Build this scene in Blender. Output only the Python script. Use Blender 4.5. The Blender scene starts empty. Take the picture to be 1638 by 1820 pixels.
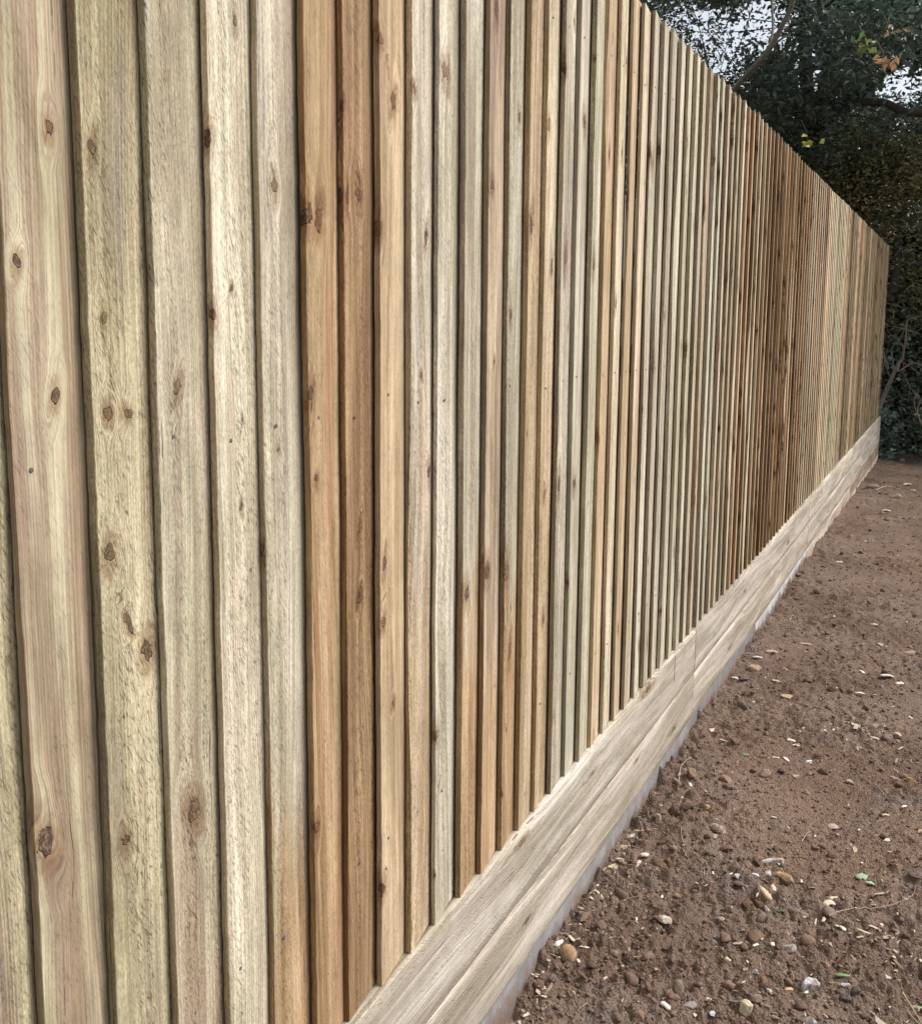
import bpy, math, random
import numpy as np
from mathutils import Vector, Matrix
R_ = math.radians
C = bpy.context.scene.collection
sc = bpy.context.scene
rng = np.random.default_rng(11)
random.seed(5)

# ------------------------------------------------------------------ camera, sky, sun, exposure
EYE, DIST = 1.54, 0.82
CAMY = -0.0215 - DIST
cd = bpy.data.cameras.new('camera'); cam = bpy.data.objects.new('camera', cd); C.objects.link(cam)
cu = np.array([0.44133931, -0.11762459, 0.8895977]); cz = np.array([0.00762588, -0.99084418, -0.1347949]); cyv = np.cross(cz, cu)
CM = np.array([cu, cyv, cz])                    # world = CM @ (right, down, forward)
mw = Matrix(((CM[0,0], -CM[0,1], -CM[0,2], 0.0), (CM[1,0], -CM[1,1], -CM[1,2], CAMY), (CM[2,0], -CM[2,1], -CM[2,2], EYE), (0,0,0,1)))
cam.matrix_world = mw
cd.sensor_fit = 'HORIZONTAL'; cd.sensor_width = 36; cd.lens = 1800/1638*36
cd.shift_x = 0.0; cd.shift_y = -(910-807)/1638
cd.clip_start = 0.05; cd.clip_end = 800
sc.camera = cam

SUN_EL, SUN_AZ = 50.0, -62.0      # azimuth measured from +X, towards -Y (open side of the fence)
sd = Vector((math.cos(R_(SUN_EL))*math.cos(R_(SUN_AZ)), math.cos(R_(SUN_EL))*math.sin(R_(SUN_AZ)), math.sin(R_(SUN_EL))))
w = bpy.data.worlds.new('World'); sc.world = w; w.use_nodes = True
wn = w.node_tree.nodes; wl = w.node_tree.links; wn.clear()
sky = wn.new('ShaderNodeTexSky'); sky.sky_type = 'NISHITA'; sky.sun_disc = False
sky.sun_elevation = R_(SUN_EL); sky.sun_rotation = math.atan2(sd.x, sd.y)
sky.air_density = 1.0; sky.dust_density = 4.0; sky.ozone_density = 1.0
hs = wn.new('ShaderNodeHueSaturation'); hs.inputs['Saturation'].default_value = 0.40; hs.inputs['Value'].default_value = 1.10
bg = wn.new('ShaderNodeBackground'); bg.inputs['Strength'].default_value = 0.108
wo = wn.new('ShaderNodeOutputWorld')
wl.new(sky.outputs[0], hs.inputs['Color']); wl.new(hs.outputs[0], bg.inputs['Color']); wl.new(bg.outputs[0], wo.inputs['Surface'])
sl = bpy.data.lights.new('sun', 'SUN'); so = bpy.data.objects.new('sun', sl); C.objects.link(so)
sl.energy = 1.5; sl.angle = R_(22); sl.color = (1.0, 0.95, 0.87)
so.rotation_euler = sd.to_track_quat('Z', 'Y').to_euler(); so.location = (3, -4, 8)
sc.view_settings.view_transform = 'Standard'; sc.view_settings.look = 'None'
sc.view_settings.exposure = 0.90; sc.view_settings.gamma = 1.0; sc.view_settings.use_curve_mapping = False
sc.render.engine = 'CYCLES'
sc.cycles.max_bounces = 6; sc.cycles.diffuse_bounces = 4; sc.cycles.use_denoising = True

# ------------------------------------------------------------------ helpers
def ray(px, py):
    return CM @ np.array([px-819.0, py-807.0, 1800.0])
def on_ground(px, py, g=0.0):                   # photo measurement -> point on the ground, metres per pixel there
    r = ray(px, py); t = (g-EYE)/r[2]; p = np.array([0, CAMY, EYE]) + r*t
    return p, t
def at_dist(px, py, X):
    r = ray(px, py); t = X/r[0]; return np.array([0, CAMY, EYE]) + r*t

class NT:
    def __init__(s, name):
        s.m = bpy.data.materials.new(name); s.m.use_nodes = True; s.t = s.m.node_tree; s.n = s.t.nodes; s.n.clear()
        s.out = s.n.new('ShaderNodeOutputMaterial')
    def link(s, a, b): s.t.links.new(a, b)
    def put(s, sock, v):
        if isinstance(v, bpy.types.NodeSocket): s.link(v, sock)
        else: sock.default_value = v
    def math(s, op, a, b=0.0, c=0.0, clamp=False):
        n = s.n.new('ShaderNodeMath'); n.operation = op; n.use_clamp = clamp
        s.put(n.inputs[0], a); s.put(n.inputs[1], b); s.put(n.inputs[2], c); return n.outputs[0]
    def sstep(s, v, a, b, o0=0.0, o1=1.0):
        n = s.n.new('ShaderNodeMapRange'); n.interpolation_type = 'SMOOTHSTEP'
        s.put(n.inputs['Value'], v); n.inputs['From Min'].default_value = a; n.inputs['From Max'].default_value = b
        n.inputs['To Min'].default_value = o0; n.inputs['To Max'].default_value = o1; return n.outputs[0]
    def mix(s, f, a, b, mode='MIX'):
        n = s.n.new('ShaderNodeMix'); n.data_type = 'RGBA'; n.blend_type = mode
        s.put(n.inputs[0], f); s.put(n.inputs[6], a); s.put(n.inputs[7], b); return n.outputs[2]
    def noise(s, vec, scale=1.0, detail=2.0, rough=0.5, dist=0.0, out=0):
        n = s.n.new('ShaderNodeTexNoise'); s.put(n.inputs['Vector'], vec); n.inputs['Scale'].default_value = scale
        n.inputs['Detail'].default_value = detail; n.inputs['Roughness'].default_value = rough; n.inputs['Distortion'].default_value = dist
        return n.outputs[out]
    def voronoi(s, vec, scale, feature='F1', out='Distance'):
        n = s.n.new('ShaderNodeTexVoronoi'); n.feature = feature; s.put(n.inputs['Vector'], vec); n.inputs['Scale'].default_value = scale
        return n.outputs[out]
    def attr(s, name, out='Color'):
        n = s.n.new('ShaderNodeAttribute'); n.attribute_name = name; return n.outputs[out]
    def vmul(s, v, k):
        n = s.n.new('ShaderNodeVectorMath'); n.operation = 'MULTIPLY'; s.put(n.inputs[0], v); s.put(n.inputs[1], k); return n.outputs[0]
    def comb(s, x, y, z):
        n = s.n.new('ShaderNodeCombineXYZ'); s.put(n.inputs[0], x); s.put(n.inputs[1], y); s.put(n.inputs[2], z); return n.outputs[0]
    def sep(s, v):
        n = s.n.new('ShaderNodeSeparateXYZ'); s.put(n.inputs[0], v); return n.outputs
    def coord(s, k='Object'):
        return s.n.new('ShaderNodeTexCoord').outputs[k]
    def bsdf(s, col, rough=0.8, bump=None, bs=1.0, bd=0.001, spec=0.3, trans=0.0):
        p = s.n.new('ShaderNodeBsdfPrincipled'); s.put(p.inputs['Base Color'], col); s.put(p.inputs['Roughness'], rough)
        p.inputs['Specular IOR Level'].default_value = spec
        if bump is not None:
            b = s.n.new('ShaderNodeBump'); b.inputs['Strength'].default_value = bs; b.inputs['Distance'].default_value = bd
            s.put(b.inputs['Height'], bump); s.link(b.outputs[0], p.inputs['Normal'])
        if trans > 0:
            tr = s.n.new('ShaderNodeBsdfTranslucent'); s.put(tr.inputs['Color'], col)
            mx = s.n.new('ShaderNodeMixShader'); mx.inputs[0].default_value = trans
            s.link(p.outputs[0], mx.inputs[1]); s.link(tr.outputs[0], mx.inputs[2]); s.link(mx.outputs[0], s.out.inputs['Surface'])
        else: s.link(p.outputs[0], s.out.inputs['Surface'])
        return s.m

def make_wood():
    """sawn treated softwood; attributes: wc = (across, depth, along) in metres, kn = nearest knot, ca / cb = light and dark wood, pr = (rings, fuzz, grey)"""
    t = NT('sawn_timber')
    wc = t.attr('wc', 'Vector'); kn = t.attr('kn', 'Vector'); ca = t.attr('ca'); cb = t.attr('cb'); pr = t.attr('pr', 'Vector')
    X, Y, Z = t.sep(wc)[:3]; ka, kb, ks = t.sep(kn)[:3]; rings, fuzz, grey = t.sep(pr)[:3]
    a2 = t.math('MULTIPLY', ka, ka); b2 = t.math('MULTIPLY', kb, kb)
    ell = t.math('ADD', a2, t.math('MULTIPLY', b2, 0.12))
    fall = t.math('EXPONENT', t.math('MULTIPLY', ell, -0.22))
    defl = t.math('MULTIPLY', t.math('MULTIPLY', t.math('MULTIPLY', ka, fall), ks), 0.018)
    low = t.noise(t.vmul(wc, (7.0, 7.0, 1.1)), 1.0, 1.0)
    lowk = t.math('MULTIPLY_ADD', rings, 0.085, 0.055)
    across = t.math('ADD', t.math('SUBTRACT', X, defl), t.math('MULTIPLY', low, lowk))
    g = t.comb(across, Y, Z)
    n1 = t.noise(t.vmul(g, (48.0, 48.0, 1.3)), 1.0, 2.5, 0.55)
    n2 = t.noise(t.vmul(g, (330.0, 330.0, 5.0)), 1.0, 3.0, 0.6)
    n3 = t.noise(t.vmul(wc, (430.0, 430.0, 170.0)), 1.0, 3.0, 0.7)
    n1b = t.noise(t.vmul(g, (125.0, 125.0, 1.5)), 1.0, 2.0, 0.5)
    n4 = t.noise(t.vmul(wc, (16.0, 16.0, 2.0)), 1.0, 3.0, 0.6)
    n5 = t.noise(t.vmul(wc, (60.0, 60.0, 22.0)), 1.0, 3.0, 0.6)
    # growth rings: soft light wood, thin dark late-wood line
    ph = t.math('FRACT', t.math('MULTIPLY', across, 165.0))
    line = t.math('MULTIPLY', t.sstep(ph, 0.35, 0.88), t.sstep(ph, 1.0, 0.9))
    line = t.math('MULTIPLY', line, t.sstep(n1, 0.28, 0.55))
    zone = t.sstep(t.math('ADD', t.math('ADD', t.math('MULTIPLY', n1, 0.52), t.math('MULTIPLY', n4, 0.20)), t.math('MULTIPLY', n1b, 0.28)), 0.43, 0.57)
    col = t.mix(zone, ca, cb)
    ringf = t.math('MULTIPLY', line, rings)
    col = t.mix(ringf, col, t.mix(1.0, col, (0.50, 0.43, 0.38, 1), 'MULTIPLY'))
    bl = t.noise(t.vmul(wc, (11.0, 11.0, 1.7)), 1.0, 4.0, 0.62, 0.5)
    bk = t.sstep(bl, 0.34, 0.66, 0.80, 1.17); col = t.mix(1.0, col, t.comb(bk, bk, t.math('POWER', bk, 1.25)), 'MULTIPLY')
    # greyish violet weather stain in streaks
    gs = t.math('MULTIPLY', t.sstep(t.math('ADD', t.math('MULTIPLY', n4, 0.6), t.math('MULTIPLY', t.noise(t.vmul(g, (90.0, 90.0, 1.6)), 1.0, 2.0), 0.4)), 0.50, 0.68), grey)
    col = t.mix(gs, col, (0.20, 0.175, 0.165, 1))
    v = t.math('ADD', t.math('MULTIPLY', t.math('SUBTRACT', n2, 0.5), 1.05), t.math('MULTIPLY', t.math('MULTIPLY', t.math('SUBTRACT', n3, 0.5), fuzz), 1.9))
    v = t.math('ADD', v, t.math('MULTIPLY', t.math('SUBTRACT', n5, 0.5), 0.55))
    v = t.math('ADD', v, t.math('MULTIPLY', t.math('SUBTRACT', n1b, 0.5), 0.55))
    # torn fibres of rough sawing: short slanting dark and pale flecks
    sl_ = t.comb(t.math('ADD', X, t.math('MULTIPLY', Z, 0.45)), Y, Z)
    fl = t.noise(t.vmul(sl_, (330.0, 330.0, 85.0)), 1.0, 2.0)
    area = t.sstep(t.noise(t.vmul(wc, (30.0, 30.0, 1.6)), 1.0, 3.0, 0.6), 0.42, 0.58)
    fk = t.math('MULTIPLY', t.math('MULTIPLY', t.sstep(fl, 0.56, 0.68), area), fuzz)
    v = t.math('SUBTRACT', v, t.math('MULTIPLY', fk, 0.46))
    fp = t.math('MULTIPLY', t.math('MULTIPLY', t.sstep(fl, 0.42, 0.30), area), fuzz)
    v = t.math('ADD', v, t.math('MULTIPLY', fp, 0.30))
    vb = t.math('ADD', 1.0, v)
    vc = t.comb(vb, vb, vb)
    col = t.mix(1.0, col, vc, 'MULTIPLY')
    # drying checks
    ck = t.noise(t.vmul(g, (210.0, 210.0, 2.2)), 1.0, 1.0)
    chk = t.math('MULTIPLY', t.sstep(ck, 0.715, 0.75), t.sstep(n5, 0.45, 0.6))
    col = t.mix(t.math('MULTIPLY', chk, 0.75), col, (0.07, 0.05, 0.035, 1))
    # knots
    jit = t.math('MULTIPLY', t.math('SUBTRACT', t.noise(t.vmul(wc, (120.0, 120.0, 80.0)), 1.0, 2.0), 0.5), 2.1)
    r = t.math('ADD', t.math('SQRT', t.math('ADD', a2, t.math('MULTIPLY', b2, 0.62))), jit)
    halo = t.math('MULTIPLY', t.sstep(t.math('ADD', t.math('SQRT', t.math('ADD', a2, t.math('MULTIPLY', b2, 0.22))), jit), 2.7, 0.8), ks)
    col = t.mix(t.math('MULTIPLY', halo, 0.62), col, t.mix(1.0, col, (0.46, 0.30, 0.20, 1), 'MULTIPLY'))
    core = t.math('MULTIPLY', t.sstep(r, 1.18, 0.86), ks)
    kr = t.math('MULTIPLY_ADD', t.math('SINE', t.math('MULTIPLY', r, 13.0)), 0.5, 0.5)
    kcol = t.mix(t.math('MULTIPLY', kr, 0.65), (0.075, 0.042, 0.028, 1), t.mix(0.55, (0.20, 0.115, 0.075, 1), cb))
    kcol = t.mix(t.math('MULTIPLY', t.sstep(t.noise(t.vmul(wc, (170.0, 170.0, 120.0)), 1.0, 3.0), 0.42, 0.60), 0.75), kcol, (0.022, 0.014, 0.012, 1))
    kcol = t.mix(t.math('MULTIPLY', t.sstep(t.noise(t.vmul(wc, (9.0, 9.0, 5.0)), 1.0, 1.0), 0.47, 0.60), 0.60), kcol, t.mix(1.0, cb, (0.62, 0.47, 0.36, 1), 'MULTIPLY'))
    col = t.mix(t.math('MULTIPLY', core, 0.90), col, kcol)
    h = t.math('ADD', t.math('MULTIPLY', n2, 0.5), t.math('MULTIPLY', t.math('MULTIPLY', n3, fuzz), 0.9))
    h = t.math('SUBTRACT', h, t.math('MULTIPLY', fk, 0.7)); h = t.math('SUBTRACT', h, t.math('MULTIPLY', chk, 1.0))
    h = t.math('SUBTRACT', h, t.math('MULTIPLY', ringf, 0.30)); h = t.math('SUBTRACT', h, t.math('MULTIPLY', t.sstep(r, 0.75, 1.0), t.math('MULTIPLY', core, 1.2)))
    return t.bsdf(col, 0.80, h, 1.0, 0.0016, 0.22)
M_WOOD = make_wood()

def make_concrete():
    t = NT('cast_concrete'); o = t.coord(); tone = t.attr('ca')
    n = t.noise(t.vmul(o, (14.0, 14.0, 5.0)), 1.0, 5.0, 0.65); f = t.noise(o, 160.0, 4.0, 0.7)
    col = t.mix(t.sstep(n, 0.32, 0.68), tone, t.mix(1.0, tone, (0.68, 0.68, 0.70, 1), 'MULTIPLY'))
    col = t.mix(t.sstep(f, 0.38, 0.22), col, t.mix(1.0, col, (0.42, 0.42, 0.42, 1), 'MULTIPLY'))
    z = t.sep(o)[2]
    col = t.mix(t.sstep(t.math('ADD', z, t.math('MULTIPLY', t.math('SUBTRACT', t.noise(o, 22.0, 4.0, 0.65), 0.5), -0.16)), 0.040, 0.0), col, (0.17, 0.13, 0.11, 1))   # soil splashed on the foot
    return t.bsdf(col, 0.9, t.math('ADD', f, t.math('MULTIPLY', n, 0.4)), 0.7, 0.003, 0.2)
M_CONC = make_concrete()

def make_soil():
    t = NT('bare_soil'); o = t.coord()
    a = t.noise(o, 2.1, 4.0, 0.6); b = t.noise(o, 34.0, 5.0, 0.7); c = t.noise(o, 210.0, 3.0, 0.7); d = t.noise(o, 0.9, 2.0, 0.5, 0.4)
    col = t.mix(t.sstep(a, 0.36, 0.66), (0.136, 0.093, 0.071, 1), (0.188, 0.137, 0.109, 1))
    col = t.mix(t.math('MULTIPLY', t.sstep(d, 0.54, 0.70), 0.40), col, (0.210, 0.140, 0.095, 1))
    col = t.mix(t.math('MULTIPLY', t.sstep(t.noise(o, 3.3, 3.0, 0.6, 0.3), 0.56, 0.70), 0.5), col, (0.155, 0.132, 0.124, 1))
    k = t.math('ADD', 1.0, t.math('ADD', t.math('MULTIPLY', t.math('SUBTRACT', b, 0.5), 0.9), t.math('MULTIPLY', t.math('SUBTRACT', c, 0.5), 1.1)))
    col = t.mix(1.0, col, t.comb(k, k, k), 'MULTIPLY')
    gr = t.voronoi(o, 95.0, 'F1', 'Color'); grd = t.voronoi(o, 95.0)
    r0 = t.sep(gr)[0]
    col = t.mix(t.math('MULTIPLY', t.math('MULTIPLY', t.sstep(r0, 0.93, 0.97), t.sstep(grd, 0.42, 0.3)), 0.7), col, (0.34, 0.28, 0.23, 1))
    h = t.math('ADD', t.math('MULTIPLY', t.voronoi(o, 150.0), -0.9), t.math('ADD', t.math('MULTIPLY', b, 1.2), t.math('MULTIPLY', c, 0.6)))
    return t.bsdf(col, 0.95, h, 1.0, 0.006, 0.12)
M_SOIL = make_soil()

def make_tint(name, rough=0.85, var=0.6, scale=60.0, bd=0.002, trans=0.0, spec=0.25):
    t = NT(name); o = t.coord(); ca = t.attr('ca')
    n = t.noise(o, scale, 4.0, 0.65); k = t.math('ADD', 1.0, t.math('MULTIPLY', t.math('SUBTRACT', n, 0.5), var*2))
    return t.bsdf(t.mix(1.0, ca, t.comb(k, k, k), 'MULTIPLY'), rough, n, 0.7, bd, spec, trans)
M_STONE = make_tint('stone', 0.8, 0.55, 90.0, 0.0025)
M_CLOD = make_tint('soil_crumb', 0.95, 0.75, 170.0, 0.006, 0, 0.12)
M_CHIP = make_tint('splintered_wood', 0.85, 0.35, 200.0, 0.0008)
M_LEAF = make_tint('leaf', 0.40, 0.25, 8.0, 0.001, 0.34, 0.5)
M_GLEAF = make_tint('fallen_leaf', 0.55, 0.3, 80.0, 0.0006, 0.1, 0.3)
M_BARK = make_tint('bark', 0.9, 0.7, 25.0, 0.006)

def mesh_obj(name, V, F, mat, parent=None, attrs=None, smooth=True, flat_from=None):
    V = np.asarray(V, dtype=np.float32); me = bpy.data.meshes.new(name)
    F = np.asarray(F, dtype=np.int32); n, k = F.shape
    me.vertices.add(len(V)); me.vertices.foreach_set('co', V.ravel())
    me.loops.add(n*k); me.loops.foreach_set('vertex_index', F.ravel())
    me.polygons.add(n); me.polygons.foreach_set('loop_start', np.arange(0, n*k, k, dtype=np.int32))
    s = np.full(n, bool(smooth)); 
    if flat_from is not None: s[flat_from:] = False
    me.polygons.foreach_set('use_smooth', s)
    me.materials.append(mat)
    for nm, a in (attrs or {}).items():
        a = np.asarray(a, dtype=np.float32)
        if a.ndim == 1: a = np.tile(a, (len(V), 1))
        if a.shape[1] == 3 and nm in ('ca', 'cb'): a = np.c_[a, np.ones(len(a), np.float32)]
        if a.shape[1] == 4:
            at = me.attributes.new(nm, 'FLOAT_COLOR', 'POINT'); at.data.foreach_set('color', np.ascontiguousarray(a, dtype=np.float32).ravel())
        else:
            at = me.attributes.new(nm, 'FLOAT_VECTOR', 'POINT'); at.data.foreach_set('vector', np.ascontiguousarray(a, dtype=np.float32).ravel())
    me.update(); me.validate()
    o = bpy.data.objects.new(name, me); C.objects.link(o); o.parent = parent
    return o
def tag(o, label=None, cat=None, group=None, kind=None):
    for k, v in (('label', label), ('category', cat), ('group', group), ('kind', kind)):
        if v: o[k] = v
    return o
def empty(name, loc, label, cat, group=None):
    o = bpy.data.objects.new(name, None); C.objects.link(o); o.location = loc; o.empty_display_size = 0.1
    return tag(o, label, cat, group)

def hash3(i, j, k=0):
    h = (i.astype(np.int64)*73856093) ^ (j.astype(np.int64)*19349663) ^ (np.int64(k)*83492791)
    h = (h ^ (h >> 13))*1274126177 & 0x7fffffff
    h = (h ^ (h >> 16))*1103515245 & 0x7fffffff
    return (h & 0xffffff)/float(0xffffff)
def vnoise(x, y, seed=0):
    i = np.floor(x); j = np.floor(y); fx = x-i; fy = y-j; fx = fx*fx*(3-2*fx); fy = fy*fy*(3-2*fy)
    a = hash3(i, j, seed); b = hash3(i+1, j, seed); c = hash3(i, j+1, seed); d = hash3(i+1, j+1, seed)
    return (a*(1-fx)+b*fx)*(1-fy)+(c*(1-fx)+d*fx)*fy
def fbm(x, y, seed=0, o=4, g=0.5):
    s = 0; a = 1; t = 0
    for k in range(o): s = s+a*vnoise(x*2**k, y*2**k, seed+k); t += a; a *= g
    return s/t
def lumps(x, y, seed):                                   # rounded aggregates of random size on a jittered lattice
    i0 = np.floor(x); j0 = np.floor(y); best = np.zeros_like(x)
    for di in (-1, 0, 1):
        for dj in (-1, 0, 1):
            i = i0+di; j = j0+dj
            px = i+hash3(i, j, seed); py = j+hash3(i, j, seed+7); rr = 0.25+0.75*hash3(i, j, seed+13)**1.6
            d2 = ((x-px)**2+(y-py)**2)/(rr*rr)
            best = np.maximum(best, rr*np.sqrt(np.clip(1-d2, 0, 1)))
    return best
def base_z(x, y):
    x = np.asarray(x, float); t = np.clip((x-4.6)/8.6, 0, 3); return -0.155*t**1.6
def soil_z(x, y):
    x = np.asarray(x, float); y = np.asarray(y, float)
    z = base_z(x, y)+0.040*(fbm(x*1.7, y*1.7, 3)-0.5)+0.024*(fbm(x*7, y*7, 9)-0.5)
    z = z + 0.060*np.exp(-np.clip(-0.03-y, 0, 9)/0.045)*(fbm(x*8, y*2, 31)-0.42)+0.045*np.exp(-np.clip(-0.03-y, 0, 9)/0.03)*(fbm(x*26, y*5, 35, 2)-0.5)   # soil heaped against the fence foot
    m = np.clip(fbm(x*2.3, y*2.3, 21)*3.4-1.15+0.5*np.exp(-np.clip(-y, 0, 9)/0.25), 0.10, 1.35)
    wx = x+0.012*(fbm(x*30, y*30, 61, 2)-0.5); wy = y+0.012*(fbm(x*30, y*30, 71, 2)-0.5)
    z = z + m*0.017*lumps(wx*22, wy*22, 1)*.85+m*0.011*lumps(wx*48, wy*48, 2)+(0.3+0.7*m)*0.0085*lumps(wx*95, wy*95, 4)+0.0035*lumps(wx*190, wy*190, 6)+0.004*fbm(x*200, y*200, 5, 2)
    return z-0.020

# ------------------------------------------------------------------ ground
def build_soil():
    th_d = np.radians(np.linspace(-26, 25.5, 480)); th_s = np.radians(np.arange(25.5+6, 333, 6.0))
    th = np.concatenate([th_d, th_s])
    r = np.concatenate([[0.02, 0.4, 0.8, 1.2, 1.5], 1.7*np.exp(np.arange(0, 870)*0.00245), [15, 17, 20, 26, 36, 60, 110, 200, 400]])
    r = np.unique(r); Rg, Tg = np.meshgrid(r, th, indexing='ij')
    x = Rg*np.cos(Tg); y = CAMY+Rg*np.sin(Tg)
    z = soil_z(x, y); far = Rg > 16; z[far] = base_z(np.minimum(x, 14), y)[far]-0.01
    nr, nt = Rg.shape; idx = np.arange(nr*nt).reshape(nr, nt); nx = np.roll(idx, -1, axis=1)
    F = np.stack([idx[:-1], idx[1:], nx[1:], nx[:-1]], -1).reshape(-1, 4)
    o = mesh_obj('soil', np.stack([x, y, z], -1).reshape(-1, 3), F, M_SOIL)
    return tag(o, 'bare brown dug soil full of crumbs beside the fence', None, None, 'structure')
build_soil()

# ------------------------------------------------------------------ fence
PITCH, BW, NB = 0.0995, 0.125, 134
TOPZ, BOTZ = EYE+0.843, EYE-1.144
X0 = 0.957*DIST                                    # leading edge of board number 2
fence = empty('board_fence', (6.5, 0, 0), 'tall new closeboard timber fence of overlapping vertical boards on pale gravel boards', 'fence')
FL = np.array([6.5, 0, 0])
# knots measured in the photograph: pixel and radius
KN = [(360,245,9),(490,330,9),(155,260,8),(565,390,12),(593,345,9),(640,345,12),(664,405,11),(535,388,12),(187,735,11),(233,735,5),(187,985,14),(265,1160,15),(178,565,7),(220,1100,7),(345,1440,14),(218,1495,11),(75,1500,17),(100,705,9),(90,225,11),(795,130,10),(785,125,9),(1005,455,15),(940,400,12),(1052,470,13),(1160,290,9),(860,1015,14),(895,1015,13),(825,1055,11),(968,880,8),(680,1000,7),(678,1105,7),(640,1065,7),(990,860,9),(1020,860,9),(880,20,10),(605,190,7),(670,70,9),(730,160,8),(700,180,9),(370,560,10),(497,800,4),(555,1470,9),(675,1580,10),(1040,215,9),(870,330,8),(1150,270,8),(1105,350,7),(1245,370,7),(1300,250,8),(555,850,6),(455,985,10),(545,700,8),(1295,380,8),(1055,1330,9),(1335,370,8),(1355,378,8),(1380,350,7),(1475,520,6),(412,510,4),(25,465,9),(420,40,6),(640,940,5),(700,1250,6),(760,420,7),(905,560,7),(925,210,7),(1215,620,6),(1180,560,6)]
knots = {}
for px, py, rr in KN:
    r = ray(px, py); t = (DIST+0.006)/r[1]; s = r[0]*t; z = r[2]*t+EYE
    b = (s-X0)/PITCH+2; i = int(math.floor(b)); c = (b-i)*PITCH; tan = DIST/s
    hid = 0.014/max(tan, 0.05)
    if c > PITCH-hid: i += 1; c = -min(0.013, max(0.003, (PITCH-c)*tan))
    knots.setdefault(i, []).append((c, z, min(rr*t, 0.013)))
# light and dark wood of each board, read off the photograph from the near end
G = dict(
 o=((0.50,0.360,0.215),(0.36,0.225,0.118)), od=((0.44,0.305,0.175),(0.29,0.175,0.088)), ol=((0.57,0.450,0.305),(0.44,0.315,0.190)),
 g=((0.53,0.480,0.345),(0.34,0.285,0.185)), gy=((0.57,0.525,0.415),(0.39,0.330,0.240)), p=((0.64,0.595,0.47),(0.46,0.410,0.30)),
 gb=((0.48,0.420,0.315),(0.30,0.225,0.155)), b=((0.51,0.435,0.310),(0.32,0.240,0.158)), c=((0.68,0.60,0.455),(0.54,0.43,0.29)), bd=((0.40,0.31,0.205),(0.24,0.160,0.095)), gr=((0.57,0.535,0.415),(0.42,0.375,0.275)))
G = {k: tuple(tuple(c*.90 for c in q) for q in v) for k, v in G.items()}
LOW = {5: ('o', .80, .18), 9: ('ol', 1.15, .35), 11: ('o', 1.04, .10), 12: ('o', .85, .25), 13: ('o', .95, .2), 15: ('ol', 1.5, .4), 17: ('gr', 1.2, .3), 3: ('b', .9, .6), 0: ('b', .85, .25)}
seq = {-6:'b',-5:'g',-4:'g',-3:'b',-2:'g',-1:'gb',0:'g',1:'gb',2:'g',3:'gy',4:'p',5:'gy',6:'o',7:'od',8:'ol',9:'gy',10:'p',11:'gy',12:'b',13:'gy',14:'ol',15:'c',16:'gy',17:'p',18:'gr',19:'ol',20:'c',21:'ol',22:'c',23:'p',24:'gy',25:'gy',26:'p',27:'gr',28:'p',29:'gy',30:'b',31:'p',32:'gr',33:'c',34:'g',35:'b'}
def lead(i): return X0+(i-2)*PITCH
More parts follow.
